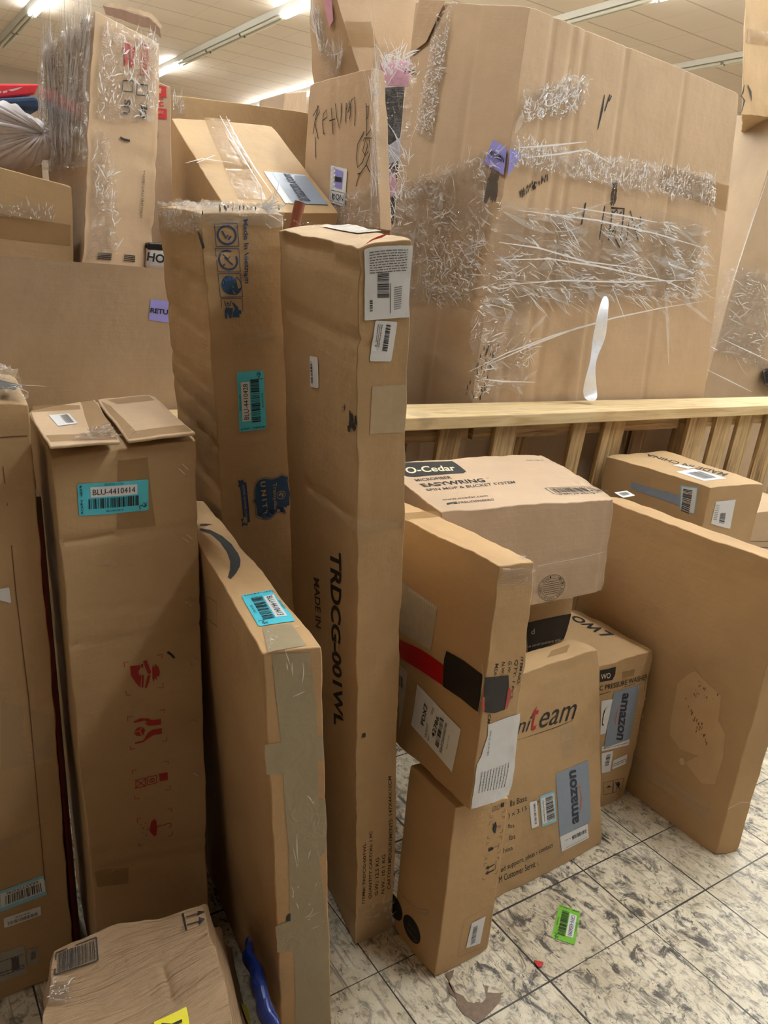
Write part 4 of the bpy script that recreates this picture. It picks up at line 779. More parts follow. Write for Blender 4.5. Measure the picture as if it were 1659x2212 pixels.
b0, b1, b2 = [Vector(p) for p in [(1.5373, 2.42, 1.5649), (1.6834, 2.42, 1.5791), (1.5087, 2.42, 2.0849)]]
bp_ = Plane(b0, b1 - b0, b2 - b0); bp_.root = bd; bp_.inv = Matrix.Translation(-Vector(bd.location))
fo = film(bp_, '', [(.15, 0), (.75, 0), (1.1, 1.0), (.15, 1.05)], FILM, amp=.02, n=60, seed=12, stretch=(3, 2), off=-.02)
fold_glints(bp_, '', [(.1, 0), (.8, 0), (1.0, 1.0), (.1, 1.0)], 160, 12, fo, 110, .6, ln=(.03, .16), wd=(.001, .005), off=.012)
fold_glints(bp_, '', [(.0, .9), (1.0, .9), (.6, 1.05), (.05, 1.05)], 50, 13, fo, 30, .9, ln=(.02, .1), wd=(.002, .008), off=.012)
printed(bp_, '', [('199-', [(.66, .935), (1.0, .925), (1.0, .955), (.66, .965)], .0, .3)], off=.004).name = 'price_lettering'

tp = Carton('topmid', 'carton', K_PALE, 'carton tipped over on top of the pile, film and pink label on its edge', res=.03, amp=.005, crush=.012)
q = [(0.276,0.096),(0.572,0.162),(0.850,0.402),(0.441,0.408)]; fo = film(tp, 'L', q, FILM, amp=.01, n=40, seed=2, stretch=(4, 4)); fold_glints(tp, 'L', q, 50, 3, fo, 62, .25, ln=(.04, .18), off=.012)
q = [(0.275,0.260),(0.428,0.265),(0.510,0.825),(0.158,0.779)]; fo = film(tp, 'L', q, FILM_THICK, amp=.008, n=40, seed=5, stretch=(8, 1.5)); fold_glints(tp, 'L', q, 30, 7, fo, 100, .15, ln=(.05, .2), wd=(.002, .007), off=.012)
Mark(tp, 'L', .006).quad([(0.617,0.590),(0.802,0.644),(0.917,0.797),(0.657,0.833)]).build('pink_label', LOWPINK)
tape(tp, 'F', [(-0.030,0.410),(0.307,0.398),(0.298,0.617),(0.015,0.618)], off=.003)

# ---------------------------------------------------------------- front rank of cartons
l1 = Carton('left1', 'carton', K_MAIN, 'tall carton cut by the left edge, film crumpled over its top', res=.014, amp=.004, freq=5, crush=.01, creases=[('F', *[(0.864,0.949)][0], *[(0.854,0.217)][0], .003, .004), ('F', 0, .905, 1, .90, .003, .006), ('F', 0, .965, 1, .955, .004, .008)])
q = [(.02, .1), (1, .1), (1, 1.0), (.3, 1.0)]; fo = film(l1, 'T', [(.35, 0), (1, 0), (1, 1), (.35, 1)], FILM_THICK, amp=.02, n=50, seed=9, stretch=(3, 3), off=.004); fold_glints(l1, 'T', [(.4, .05), (.95, .05), (.95, .9), (.4, .9)], 46, 9, fo, 20, .9, ln=(.02, .09), off=.02)
q = [(0.874,0.990),(0.999,0.992),(1.001,1.000),(0.878,1.006)]
mk = Mark(l1, 'T', .018); mk.poly([(.66, .3), (.95, .1), (.98, .25), (.85, .5), (.7, .55)]); mk.build('torn_slit', DARK)
mk = Mark(l1, 'F', .002); mk.stroke([(0.863,0.954),(0.926,0.955),(0.985,0.956)], .002); mk.stroke([(0.864,0.949),(0.866,0.921),(0.869,0.857),(0.866,0.754)], .0018); mk.stroke([(0.872,0.796),(0.873,0.727),(0.877,0.553),(0.883,0.211)], .0018); mk.build('score_line', K_DIM)
s = sticker(l1, 'F', [(0.795,0.716),(0.849,0.708),(0.846,0.733),(0.799,0.732)], rnd=.1)
tape(l1, 'F', [(0.716,0.439),(0.972,0.437),(0.989,0.510),(0.749,0.557)], TAPE_CLEAR, 'clear_film'); tape(l1, 'F', [(0.850,0.665),(0.926,0.661),(0.886,0.563),(0.818,0.537)][:0] or [(0.674,0.293),(0.852,0.308),(0.932,0.320),(0.680,0.312)], TAPE_CLEAR, 'clear_film')
q = [(0.647,0.178),(0.887,0.180),(0.882,0.219),(0.653,0.216)]; s = sticker(l1, 'F', q, SKY, 'barcode_label', rnd=.04); t_ = sticker(l1, 'F', sub(q, .02, .2, .98, .88), WHITE, 'label_field', off=.0017, rnd=.02); t_.parent = s
Mark(l1, 'F', .0022).bars(sub(q, .12, .26, .93, .7), 28, 4).text(sub(q, .85, .86, .15, .74), 'IsBAXT293596', .0).build('label_print', BLACK, s)
q = [(0.658,0.145),(0.848,0.144),(0.850,0.162),(0.660,0.164)]; s = sticker(l1, 'F', q, WHITE, 'barcode_label', rnd=.06); Mark(l1, 'F', .0018).bars(sub(q, .1, .15, .92, .5), 30, 5).text(sub(q, .3, .62, .7, .8), '2046').build('label_print', INKGREY, s)
q = [(0.542,0.040),(0.744,0.037),(0.746,0.097),(0.559,0.101)]; s = sticker(l1, 'F', q, plain('label_grey', rgb(168, 164, 156), .4), 'worn_label'); fine(l1, 'F', q, [(.2, .04), (.3, .04), (.7, .03)], 4, s, extra=lambda m_: m_.quad(sub(q, .62, .25, .82, .7)))
q = [(0.753,0.051),(0.807,0.051),(0.813,0.083),(0.756,0.085)]; s = sticker(l1, 'F', q, plain('label_grey', rgb(168, 164, 156), .4), 'worn_label'); Mark(l1, 'F', .0018).bars(sub(q, .3, .3, .8, .8), 8, 2).build('label_print', INKGREY, s)
# thin carton with a red edge in the gap
o = carton8('thin_carton', [(.278, 1.41, .0), (.292, 1.41, .0), (.283, 1.54, .0), (.297, 1.54, .0), (.246, 1.43, 1.0), (.256, 1.43, 1.0), (.25, 1.54, 1.0), (.26, 1.54, 1.0)], K_DIM, 'thin dark carton with a red edge in the gap between the two left cartons', 'box', .002)
prism_box('red_edge', [(.2785, 1.406, .01), (.284, 1.406, .01), (.2785, 1.41, .01), (.284, 1.41, .01), (.248, 1.425, .95), (.2525, 1.425, .95), (.248, 1.429, .95), (.2525, 1.429, .95)], INKRED, o)

b4 = Carton('blu414', 'carton', K_MAIN, 'tall taped carton at left with red handling symbols and a cyan tag ending 414', res=.008, amp=.003, crush=.007, freq=6, creases=[
    ('F', *p[0], *p[1], d, s_) for p, d, s_ in (([(0.012,0.871),(0.998,0.861)], .005, .005), ([(0.023,0.758),(1.006,0.726)], .004, .004), ([(0.034,0.700),(1.008,0.684)], .004, .005), ([(0.036,0.620),(0.425,0.618)], .004, .004), ([(0.057,0.529),(0.377,0.523)], .003, .004), ([(0.044,0.314),(1.005,0.277)], .004, .006), ([(0.057,0.280),(1.012,0.251)], .004, .005), ([(0.017,1.001),(0.993,0.992)], .004, .008))] )
for fk, nm in (('flapL', 'left top flap, raised at the front'), ('flapR', 'right top flap')):
    fl = Carton(fk, 'flap', K_PALE, parent=b4, res=.012, amp=.003, crush=.006); fl.body['label'] = nm
    if fk == 'flapL':
        s = sticker(fl, 'T', [(0.263,0.455),(0.548,0.462),(0.495,0.727),(0.217,0.759)], off=.001, rnd=.01); Mark(fl, 'T', .0016).bars([(0.397,0.494),(0.513,0.492),(0.479,0.705),(0.360,0.700)], 12, 3).build('label_print', INKGREY, s)
        tape(fl, 'T', [(0.030,0.083),(0.975,0.033),(0.965,0.196),(0.030,0.238)]); tape(fl, 'T', [(0.638,0.127),(1.006,0.056),(0.964,0.991),(0.754,1.014)]); tape(fl, 'T', [(0.009,0.931),(0.689,0.798),(0.702,0.910),(0.049,1.116)])
        fo = film(fl, 'T', [(0.296,0.060),(0.989,0.019),(0.983,0.337),(0.719,0.289)], FILM, amp=.006, n=40, seed=3, off=.002); fold_glints(fl, 'T', [(0.361,0.037),(0.989,0.019),(0.949,0.254),(0.679,0.236)], 60, 4, fo, 50, .7, ln=(.008, .03), wd=(.0006, .002), off=.007)
    else:
        tape(fl, 'T', [(0.008,0.017),(0.960,0.023),(0.964,0.172),(0.201,0.153)]); tape(fl, 'T', [(0.023,0.028),(0.194,0.140),(0.152,0.796),(0.045,0.924)]); tape(fl, 'T', [(0.283,0.817),(0.971,0.804),(0.970,0.969),(0.155,0.949)])
        fold_glints(fl, 'T', [(0.023,0.028),(0.889,0.034),(0.744,0.268),(0.049,0.278)], 26, 5, fl.body, 10, .4, ln=(.01, .05), wd=(.0005, .0015), off=.003)
tape(b4, 'F', [(0.389,0.877),(0.673,0.870),(0.632,0.982),(0.427,0.984)]); tape(b4, 'F', [(0.037,0.249),(0.300,0.235),(0.308,0.266),(0.032,0.280)])
auction_tag(b4, 'F', [(0.146,0.908),(0.626,0.899),(0.635,0.948),(0.150,0.957)], 'BLU-4410414', 'BLU4410414', 5)
for p in ([(0.888,0.963),(0.938,0.952)], [(0.860,0.957),(0.910,0.946)], [(0.903,0.847),(0.952,0.837)], [(0.874,0.842),(0.925,0.831)], [(0.879,0.730),(0.925,0.720)], [(0.909,0.736),(0.960,0.725)], [(0.883,0.622),(0.922,0.613)], [(0.918,0.626),(0.959,0.618)], [(0.886,0.517),(0.929,0.507)], [(0.923,0.522),(0.961,0.512)], [(0.894,0.412),(0.934,0.404)], [(0.929,0.417),(0.964,0.408)]):
    Mark(b4, 'F', .0012).stroke(p, .0018).build('staple', STEEL)
sym = [Mark(b4, 'F', .0009) for _ in range(4)]
for n_, k in enumerate(([(0.380,0.642),(0.379,0.651),(0.413,0.649)], [(0.632,0.648),(0.678,0.647),(0.669,0.640)], [(0.380,0.599),(0.384,0.591),(0.418,0.590)], [(0.638,0.590),(0.676,0.588),(0.675,0.596)],
          [(0.383,0.545),(0.382,0.553),(0.420,0.551)], [(0.639,0.550),(0.681,0.549),(0.674,0.543)], [(0.387,0.501),(0.390,0.494),(0.426,0.494)], [(0.645,0.493),(0.684,0.491),(0.681,0.499)],
          [(0.392,0.447),(0.392,0.454),(0.428,0.453)], [(0.647,0.453),(0.688,0.452),(0.683,0.445)], [(0.395,0.403),(0.398,0.395),(0.435,0.395)], [(0.650,0.395),(0.691,0.394),(0.688,0.402)],
          [(0.402,0.347),(0.402,0.355),(0.436,0.354)], [(0.660,0.355),(0.697,0.354),(0.690,0.348)], [(0.404,0.306),(0.407,0.298),(0.441,0.298)], [(0.660,0.301),(0.696,0.301),(0.693,0.308)])):
    sym[n_ // 4].stroke(k, .0014)
for n_, pts in enumerate(([(0.422,0.641),(0.498,0.638),(0.499,0.632),(0.484,0.628),(0.487,0.622),(0.507,0.619),(0.493,0.598),(0.464,0.607),(0.425,0.624)], [(0.506,0.639),(0.522,0.639),(0.522,0.632),(0.506,0.633)], [(0.523,0.644),(0.551,0.644),(0.584,0.620),(0.574,0.618),(0.555,0.619)], [(0.578,0.617),(0.566,0.605),(0.544,0.595),(0.528,0.596),(0.554,0.616)], [(0.512,0.620),(0.526,0.618),(0.516,0.597),(0.502,0.598)],
            [(0.592,0.627),(0.605,0.619),(0.591,0.609),(0.596,0.602),(0.612,0.608),(0.629,0.603),(0.625,0.611),(0.646,0.609),(0.630,0.615),(0.653,0.617),(0.627,0.620),(0.642,0.626),(0.621,0.625),(0.620,0.633),(0.604,0.627),(0.599,0.635)],
            [(0.424,0.542),(0.477,0.545),(0.543,0.541),(0.572,0.536),(0.643,0.534),(0.643,0.524),(0.576,0.526),(0.540,0.528),(0.509,0.535),(0.547,0.533),(0.512,0.539),(0.431,0.539)], [(0.426,0.502),(0.491,0.501),(0.541,0.506),(0.579,0.509),(0.645,0.507),(0.646,0.517),(0.568,0.519),(0.537,0.516),(0.511,0.509),(0.536,0.510),(0.492,0.504),(0.431,0.505)],
            [(0.425,0.525),(0.456,0.530),(0.492,0.529),(0.466,0.524)], [(0.497,0.528),(0.514,0.522),(0.494,0.513),(0.474,0.523)], [(0.424,0.523),(0.466,0.522),(0.484,0.513),(0.440,0.516)],
            [(0.606,0.432),(0.678,0.430),(0.675,0.414),(0.609,0.416)], [(0.541,0.344),(0.558,0.339),(0.562,0.323),(0.552,0.310),(0.534,0.310),(0.510,0.318),(0.496,0.325),(0.515,0.340)])):
    sym[0 if n_ < 6 else 1 if n_ < 11 else n_ - 9].poly(pts)
for q in ([(0.412,0.417),(0.488,0.415),(0.494,0.432),(0.416,0.432)], [(0.505,0.416),(0.583,0.415),(0.586,0.430),(0.509,0.432)]): sym[2].frame(q, .0015)
sym[2].stroke([(0.404,0.416),(0.501,0.431)], .0015).stroke([(0.409,0.434),(0.494,0.414)], .0015).text([(0.568,0.418),(0.570,0.427),(0.525,0.428),(0.523,0.419)], '8')
sym[3].stroke([(0.557,0.327),(0.622,0.326),(0.661,0.327),(0.683,0.324),(0.685,0.319),(0.663,0.317)], .0018)
r_ = random.Random(3)
for k in range(9):
    a, b_ = bil([(0.414,0.319),(0.488,0.310),(0.484,0.347),(0.421,0.345)], r_.random(), r_.random()); sym[3].stroke([(a, b_), (a + .012, b_ + .0)], .0014)
for k, nm in enumerate(('fragile_symbol', 'hands_symbol', 'stacking_symbol', 'umbrella_symbol')): sym[k].build(nm, INKRED)
Mark(b4, 'F', .001).stroke([(0.719,0.649),(0.746,0.643),(0.773,0.635)], .004).build('ink_mark', BLACK)
mk = Mark(b4, 'F', .0012).poly([(0.259,0.823),(0.287,0.830),(0.320,0.833),(0.355,0.828),(0.374,0.817),(0.316,0.822)]); mk.build('puncture', K_WORN)

nw = Carton('narrow', 'carton', K_WARM, 'slim carton sealed with grey tape, black curved arrow and cyan tag on its top', res=.01, amp=.0022, crush=.007, freq=7, creases=[('T', .06, .03, .06, 1, .003, .003), ('T', .95, .03, .95, 1, .003, .003)])
Mark(nw, 'T', .001).poly([(0.269,0.742),(0.508,0.720),(0.719,0.665),(0.812,0.602),(0.791,0.537),(0.715,0.487),(0.584,0.442),(0.397,0.400),(0.211,0.368),(0.180,0.382),(0.325,0.425),(0.461,0.481),(0.552,0.551),(0.562,0.625),(0.460,0.691),(0.239,0.728)]).poly([(0.352,0.780),(0.514,0.776),(0.699,0.764),(0.478,0.761),(0.315,0.763)]).build('printed_arrow', plain('ink_soft_black', rgb(46, 48, 48), .6))
auction_tag(nw, 'T', [(0.224,0.272),(0.188,0.113),(0.875,0.123),(0.985,0.289)][:0] or [[(0.224,0.272)][0], [(0.188,0.113)][0], [(0.875,0.123)][0], [(0.985,0.289)][0]], 'BLU-4410413', 'BLU4410413', 6)
tape(nw, 'T', [(0.089,-0.003),(0.762,0.009),(0.771,0.111),(0.237,0.111)], TAPE_GREY, 'grey_tape', off=.0008)
Mark(nw, 'F', .0008).poly([(0.147,0.996),(0.778,0.992),(0.881,0.880),(0.883,0.824),(0.988,0.826),(0.985,0.769),(0.859,0.772),(0.865,0.682),(1.000,0.683),(0.980,0.560),(0.832,0.545),(0.946,0.402),(0.958,0.370),(0.976,0.063),(0.279,0.092),(0.302,0.312),(-0.018,0.322),(-0.029,0.393),(0.256,0.399),(0.276,0.580),(0.250,0.754),(-0.046,0.760),(-0.049,0.823),(0.241,0.823),(0.181,0.921)]).build('grey_tape', TAPE_GREY)
fold_glints(nw, 'F', [(0.298,0.423),(0.766,0.418),(0.741,0.979),(0.286,0.985)], 26, 7, nw.body, 88, .25, ln=(.03, .1), wd=(.0006, .0016), off=.002)
fold_glints(nw, 'F', [(0.498,0.365),(0.937,0.355),(0.944,0.392),(0.507,0.401)], 6, 8, nw.body, 20, .5, ln=(.02, .05), wd=(.0008, .0016), off=.002)
fold_glints(nw, 'T', [(0.103,0.003),(0.739,0.010),(0.740,0.091),(0.279,0.096)], 16, 17, nw.body, 30, .8, ln=(.006, .03), wd=(.0006, .0016), off=.002)
Mark(nw, 'F', .001).poly([(0.184,0.399),(0.266,0.398),(0.268,0.418),(0.218,0.416),(0.188,0.409)]).build('ink_mark', BLACK)
mk = Mark(nw, 'L', .001); q = [(0.427,0.847),(0.557,0.875),(0.567,0.933),(0.442,0.904)]; mk.frame(q, .0015).build('printed_frame', INKGREY)

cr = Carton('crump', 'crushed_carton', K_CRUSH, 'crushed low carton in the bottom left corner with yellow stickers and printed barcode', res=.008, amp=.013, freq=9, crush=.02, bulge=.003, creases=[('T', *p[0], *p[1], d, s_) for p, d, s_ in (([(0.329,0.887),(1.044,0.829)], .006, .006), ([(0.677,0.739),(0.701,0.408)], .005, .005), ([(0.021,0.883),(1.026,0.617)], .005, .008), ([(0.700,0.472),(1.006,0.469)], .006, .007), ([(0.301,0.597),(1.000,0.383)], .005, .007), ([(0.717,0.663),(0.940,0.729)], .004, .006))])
mk = Mark(cr, 'T', .002); q = [(0.025,0.873),(0.291,0.858),(0.289,0.971),(0.018,0.978)]; mk.frame(q, .0022).bars(sub(q, .06, .12, .95, .92), 26, 8)
mk.stroke([(0.864,0.969),(0.858,0.810)], .003)
for y0, y1 in (((930, 462), (1000, 440)), ((935, 498), (1005, 478))):
    pass
for pts, hd in (([(0.883,0.920),(0.969,0.913)], [(0.951,0.891),(1.001,0.911),(0.961,0.940)]), ([(0.877,0.863),(0.964,0.851)], [(0.947,0.835),(0.992,0.850),(0.956,0.879)])): mk.stroke(pts, .0018); mk.poly(hd)
mk.build('printed_marks', BLACK)
q = [[(0.789,-0.098)][0], [(0.754,0.344)][0], [(0.580,0.375)][0], [(0.625,-0.042)][0]]
s = sticker(cr, 'T', q, YELLOW, 'heavy_sticker', off=.0025); printed(cr, 'T', [('HEAVY', sub(q, .1, .2, .93, .8), .03)], off=.004, parent=s)
q = [(0.888,-1.460),(0.920,-1.097),(0.725,0.295),(0.664,0.115)]; q[0] = (q[0][0] - .12, q[0][1] + .0) if 0 else q[0]
s = sticker(cr, 'R', q, YELLOW, 'heavy_sticker', off=.003); printed(cr, 'R', [('AVY', sub(q, .0, .22, .85, .8), .03)], off=.005, parent=s)
q = [(0.005,0.686),(0.158,0.661),(0.159,0.788),(0.011,0.834)]; fo = film(cr, 'T', q, FILM, amp=.006, n=36, seed=2, stretch=(3, 3)); fold_glints(cr, 'T', q, 24, 2, fo, 30, .9, ln=(.006, .025), wd=(.0006, .0018), off=.01)

def lump(name, pts, rad, mat, label, cat, seed=0, rough=.3):
    """a crinkled plastic bag: a sagging tube along pts"""
    pts = [Vector(p) for p in pts]; vs, fs = [], []; n, k = 28, 20
    for j in range(n + 1):
        t = j / n * (len(pts) - 1); i = min(int(t), len(pts) - 2); p = pts[i].lerp(pts[i + 1], t - i); d = (pts[i + 1] - pts[i]).normalized(); a = d.cross(Vector((0, 0, 1))).normalized(); b = a.cross(d)
        r = rad * max(.15, math.sin(math.pi * (j + .5) / (n + 1))) ** .5
        for m_ in range(k):
            th = 2 * math.pi * m_ / k; q = p + (a * math.cos(th) * .5 + b * math.sin(th)) * r; q += noise.noise_vector(q * 26 + Vector((seed, 0, 0))) * rough * rad; vs.append(q)
    for j in range(n):
        for m_ in range(k): fs.append((j * k + m_, j * k + (m_ + 1) % k, (j + 1) * k + (m_ + 1) % k, (j + 1) * k + m_))
    fs.append(tuple(range(k))); fs.append(tuple(n * k + i for i in range(k))[::-1])
    o = link(name, mesh(name, vs, fs, smooth=False), mat); tag(o, label, cat); return o
lump('plastic_bag', [(0.5179, 1.0778, 0.2), (0.506, 1.0137, 0.2), (0.4915, 0.9354, 0.2), (0.4838, 0.8702, 0.18)], .028, BLUEBAG, 'deep blue plastic bag squeezed between the crushed carton and the slim one', 'bag', 3)
lump('plastic_scrap', [(0.5047, 0.9797, 0.12), (0.5419, 0.9837, 0.12)], .022, plain('scrap_clear', rgb(170, 165, 155), .25, alpha=.6), 'scrap of clear plastic at the foot of the slim carton', 'plastic', 5, .6)

tq = Carton('tranq', 'carton', K_MAIN, 'tall carton with blue shield logo and recycling symbols, clear tape round its top', res=.01, amp=.0035, crush=.010, freq=6, creases=[
    ('F', 0, a, 1, a + b_, d, s_) for a, b_, d, s_ in ((.92, .01, .004, .005), (.865, .0, .003, .004), (.71, .01, .003, .004), (.585, .012, .004, .004), (.44, .012, .004, .004), (.955, -.01, .004, .006))] + [('L', 0, a, 1, a - .02, .003, .005) for a in (.93, .87, .80, .76, .72, .66, .585, .5)])
mk = Mark(tq, 'F', .0009)
for q in ([(0.157,0.959),(0.425,0.960),(0.416,0.987),(0.149,0.986)], [(0.157,0.929),(0.427,0.929),(0.420,0.957),(0.146,0.957)], [(0.165,0.898),(0.439,0.898),(0.430,0.927),(0.155,0.927)], [(0.180,0.866),(0.446,0.867),(0.432,0.896),(0.170,0.896)]): mk.frame(q, .0012)
for q, in_ in (([(0.157,0.959),(0.425,0.960),(0.416,0.987),(0.149,0.986)], 0), ([(0.157,0.929),(0.427,0.929),(0.420,0.957),(0.146,0.957)], 1)):
    mk.stroke([bil(q, .5 + .4 * math.cos(a * .314), .5 + .4 * math.sin(a * .314)) for a in range(21)], .0035)
    if in_: mk.stroke([bil(q, .22, .22), bil(q, .78, .78)], .003).stroke([bil(q, .35, .62), bil(q, .68, .3)], .0025).stroke([bil(q, .3, .75), bil(q, .5, .55), bil(q, .65, .72)], .002)
    else: mk.stroke([bil(q, .3, .68), bil(q, .45, .35), bil(q, .55, .5)], .003).stroke([bil(q, .55, .3), bil(q, .68, .45)], .003)
q = [(0.165,0.898),(0.439,0.898),(0.430,0.927),(0.155,0.927)]
mk.poly([bil(q, .5 + .4 * math.cos(math.radians(a)), .5 + .4 * math.sin(math.radians(a))) for a in range(60, 291, 15)] + [bil(q, .5 + .24 * math.cos(math.radians(a)), .5 + .22 * math.sin(math.radians(a))) for a in range(285, 59, -15)])
mk.poly([bil(q, x, y) for x, y in ((.45, .7), (.78, .8), (.82, .35), (.98, .4), (.74, .1), (.5, .42), (.65, .38), (.6, .6), (.42, .55))]).stroke([bil(q, .62 + .36 * math.cos(math.radians(a)), .5 + .4 * math.sin(math.radians(a))) for a in range(-120, 61, 15)], .0018)
q = [(0.180,0.866),(0.446,0.867),(0.432,0.896),(0.170,0.896)]
for pts in (((.12, .16), (.2, .16), (.24, .42), (.32, .16), (.4, .16), (.36, .55), (.5, .5), (.52, .58), (.2, .64), (.12, .5)), ((.45, .2), (.8, .18), (.78, .6), (.55, .85), (.5, .8), (.62, .55), (.5, .42)), ((.82, .3), (.9, .35), (.88, .5), (.8, .5))): mk.poly([bil(q, *p) for p in pts])
mk.stroke([bil(q, .15, .9), bil(q, .2, .7), bil(q, .38, .7), bil(q, .48, .9)], .0018).poly([bil(q, .84 + .07 * math.cos(a), .42 + .08 * math.sin(a)) for a in [k * .7 for k in range(9)]])
mk.poly([bil(q, .3 + .05 * math.cos(a), .8 + .05 * math.sin(a)) for a in [k * .7 for k in range(9)]])
mk.build('printed_symbols', INKNAVY, label='column of four navy recycling and care symbols')
printed(tq, 'F', [('Made In Vietnam', [[(0.492,0.992)][0], [(0.474,0.915)][0], [(0.534,0.915)][0], [(0.544,0.993)][0]], .02)], INKNAVY, off=.0022)
mk = Mark(tq, 'F', .0009)
sh = [(722,258),(742,268),(775,275),(772,310),(778,355),(790,400),(785,440),(788,500),(770,512),(750,545),(735,535),(700,530),(650,572),(605,577),(565,565),(545,545),(545,500),(535,462),(520,450),(532,432),(532,380),(540,330),(560,300),(600,285),(660,292),(700,280)]
mk.poly([(0.829,0.650),(0.861,0.648),(0.915,0.646),(0.907,0.640),(0.915,0.629),(0.936,0.619),(0.923,0.611),(0.925,0.598),(0.890,0.596),(0.855,0.590),(0.825,0.592),(0.757,0.595),(0.647,0.587),(0.559,0.587),(0.490,0.591),(0.458,0.595),(0.463,0.604),(0.447,0.613),(0.423,0.616),(0.445,0.620),(0.450,0.631),(0.471,0.641),(0.509,0.646),(0.582,0.648),(0.697,0.645),(0.783,0.647)])
pts = [(0.826,0.653),(0.866,0.650),(0.932,0.647),(0.923,0.640),(0.932,0.630),(0.953,0.619),(0.940,0.610),(0.941,0.597),(0.902,0.594),(0.858,0.588),(0.828,0.590),(0.756,0.593),(0.650,0.585),(0.558,0.585),(0.479,0.589),(0.442,0.594),(0.447,0.605),(0.431,0.613),(0.403,0.616),(0.429,0.620),(0.434,0.631),(0.456,0.642),(0.498,0.648),(0.579,0.650),(0.698,0.647),(0.779,0.648)]
mk.stroke(pts, .001, closed=True)
mk.poly([(0.230,0.650),(0.267,0.647),(0.303,0.650),(0.297,0.646),(0.340,0.645),(0.363,0.585),(0.331,0.585),(0.320,0.579),(0.290,0.582),(0.245,0.579),(0.258,0.585),(0.243,0.591),(0.271,0.592),(0.255,0.639),(0.230,0.640),(0.246,0.645)])
lg = mk.build('shield_logo', INKNAVY, label='navy shield logo and ribbon')
LT = plain('ink_knockout', rgb(196, 160, 116), .6)
mk = Mark(tq, 'F', .0014)
mk.text([[(0.526,0.644)][0], [(0.547,0.591)][0], [(0.609,0.593)][0], [(0.596,0.644)][0]], 'U N I T Y', .02)
mk.text([[(0.678,0.639)][0], [(0.687,0.598)][0], [(0.743,0.600)][0], [(0.751,0.640)][0]], 'Tranquillo', .01)
mk.text([[(0.280,0.642)][0], [(0.299,0.587)][0], [(0.329,0.587)][0], [(0.311,0.643)][0]], 'ANYTIME. ANYWHERE. ANYONE.')
c0 = [(0.805,0.620),(0.862,0.620),(0.807,0.626)]; rx, ry = c0[1][0] - c0[0][0], c0[2][1] - c0[0][1]
mk.stroke(arc(*c0[0], rx, ry, 0, 360, 24), .0014).poly([(c0[0][0] + rx * x, c0[0][1] + ry * y) for x, y in ((-.6, .1), (-.1, .7), (.1, .5), (-.1, .0), (-.4, -.3))]).poly([(c0[0][0] + rx * x, c0[0][1] + ry * y) for x, y in ((.2, .6), (.6, .2), (.5, -.4), (.1, -.7), (.2, 0))])
mk.build('logo_lettering', LT, lg)
auction_tag(tq, 'F', [[(0.647,0.719)][0], [(0.665,0.802)][0], [(0.315,0.802)][0], [(0.288,0.719)][0]], 'BLU-4410428', 'BLU4410428', 9)
tape(tq, 'F', [(0.356,0.838),(0.874,0.847),(0.845,0.853),(0.337,0.848)], TAPE_CLEAR); tape(tq, 'F', [(0.044,0.984),(0.997,0.986),(1.004,1.013),(0.043,1.009)], TAPE_CLEAR, 'clear_tape', off=.002)
for fc, q, n_, sd in (('F', [(0.052,0.983),(0.992,0.985),(1.003,1.012),(0.043,1.009)], 70, 1), ('L', [(0.070,0.968),(1.071,0.979),(1.070,1.004),(0.086,0.999)], 60, 2)):
    fo = film(tq, fc, q, FILM_THICK, amp=.007, n=50, seed=sd + 30, stretch=(2, 5), off=.002); fold_glints(tq, fc, q, n_, sd + 40, fo, 5, .5, ln=(.01, .07), wd=(.0008, .003), off=.007)
fold_glints(tq, 'L', [(0.245,0.723),(1.043,0.756),(1.151,0.967),(0.128,0.954)], 46, 6, tq.body, -12, .15, ln=(.02, .09), wd=(.0003, .0009), off=.0012)
fo = film(tq, 'T', [(.0, .0), (1, 0), (1, 1), (0, 1)], FILM_THICK, amp=.012, n=40, seed=33, stretch=(3, 3), off=.002, name='tape_wrap')
Mark(tq, 'F', .0012).poly([(-0.053,0.977),(-0.018,0.975),(0.026,0.958),(0.008,0.954),(-0.018,0.962)]).smudge([(0.000,1.000),(0.960,1.006),(0.962,1.009),(0.004,1.006)], 18, 3, .006).build('grime', plain('grime_black', rgb(60, 54, 48), .7))

td = Carton('trd', 'carton', K_MAIN, 'tallest slim plain carton in the middle front, item number printed down its side', res=.009, amp=.003, crush=.010, freq=6, creases=[
    ('L', *p[0], *p[1], d, s_) for p, d, s_ in (([(0.067,0.904),(0.805,0.903)], .006, .006), ([(0.805,0.903),(0.996,0.908)], .005, .005), ([(0.095,0.990),(0.703,0.992)], .005, .008), ([(0.312,0.684),(0.981,0.697)], .006, .006), ([(0.526,0.378),(0.980,0.380)], .003, .004), ([(0.513,0.003),(0.990,0.064)], .003, .004), ([(0.106,0.986),(0.993,0.977)], .004, .012))] + [
    ('F', *p[0], *p[1], d, s_) for p, d, s_ in (([(-0.002,0.673),(0.945,0.671)], .004, .004), ([(0.165,0.386),(0.938,0.390)], .003, .003), ([(0.022,0.904),(0.328,0.898)], .003, .004), ([(-0.004,0.697),(0.942,0.679)], .002, .006))])
printed(td, 'L', [('TRDCG-001WL', [[(0.641,0.616)][0], [(0.670,0.347)][0], [(0.805,0.371)][0], [(0.793,0.633)][0]], .03, .25), ('MADE IN', [[(0.392,0.551)][0], [(0.402,0.469)][0], [(0.487,0.481)][0], [(0.482,0.562)][0]], .01, .25)])
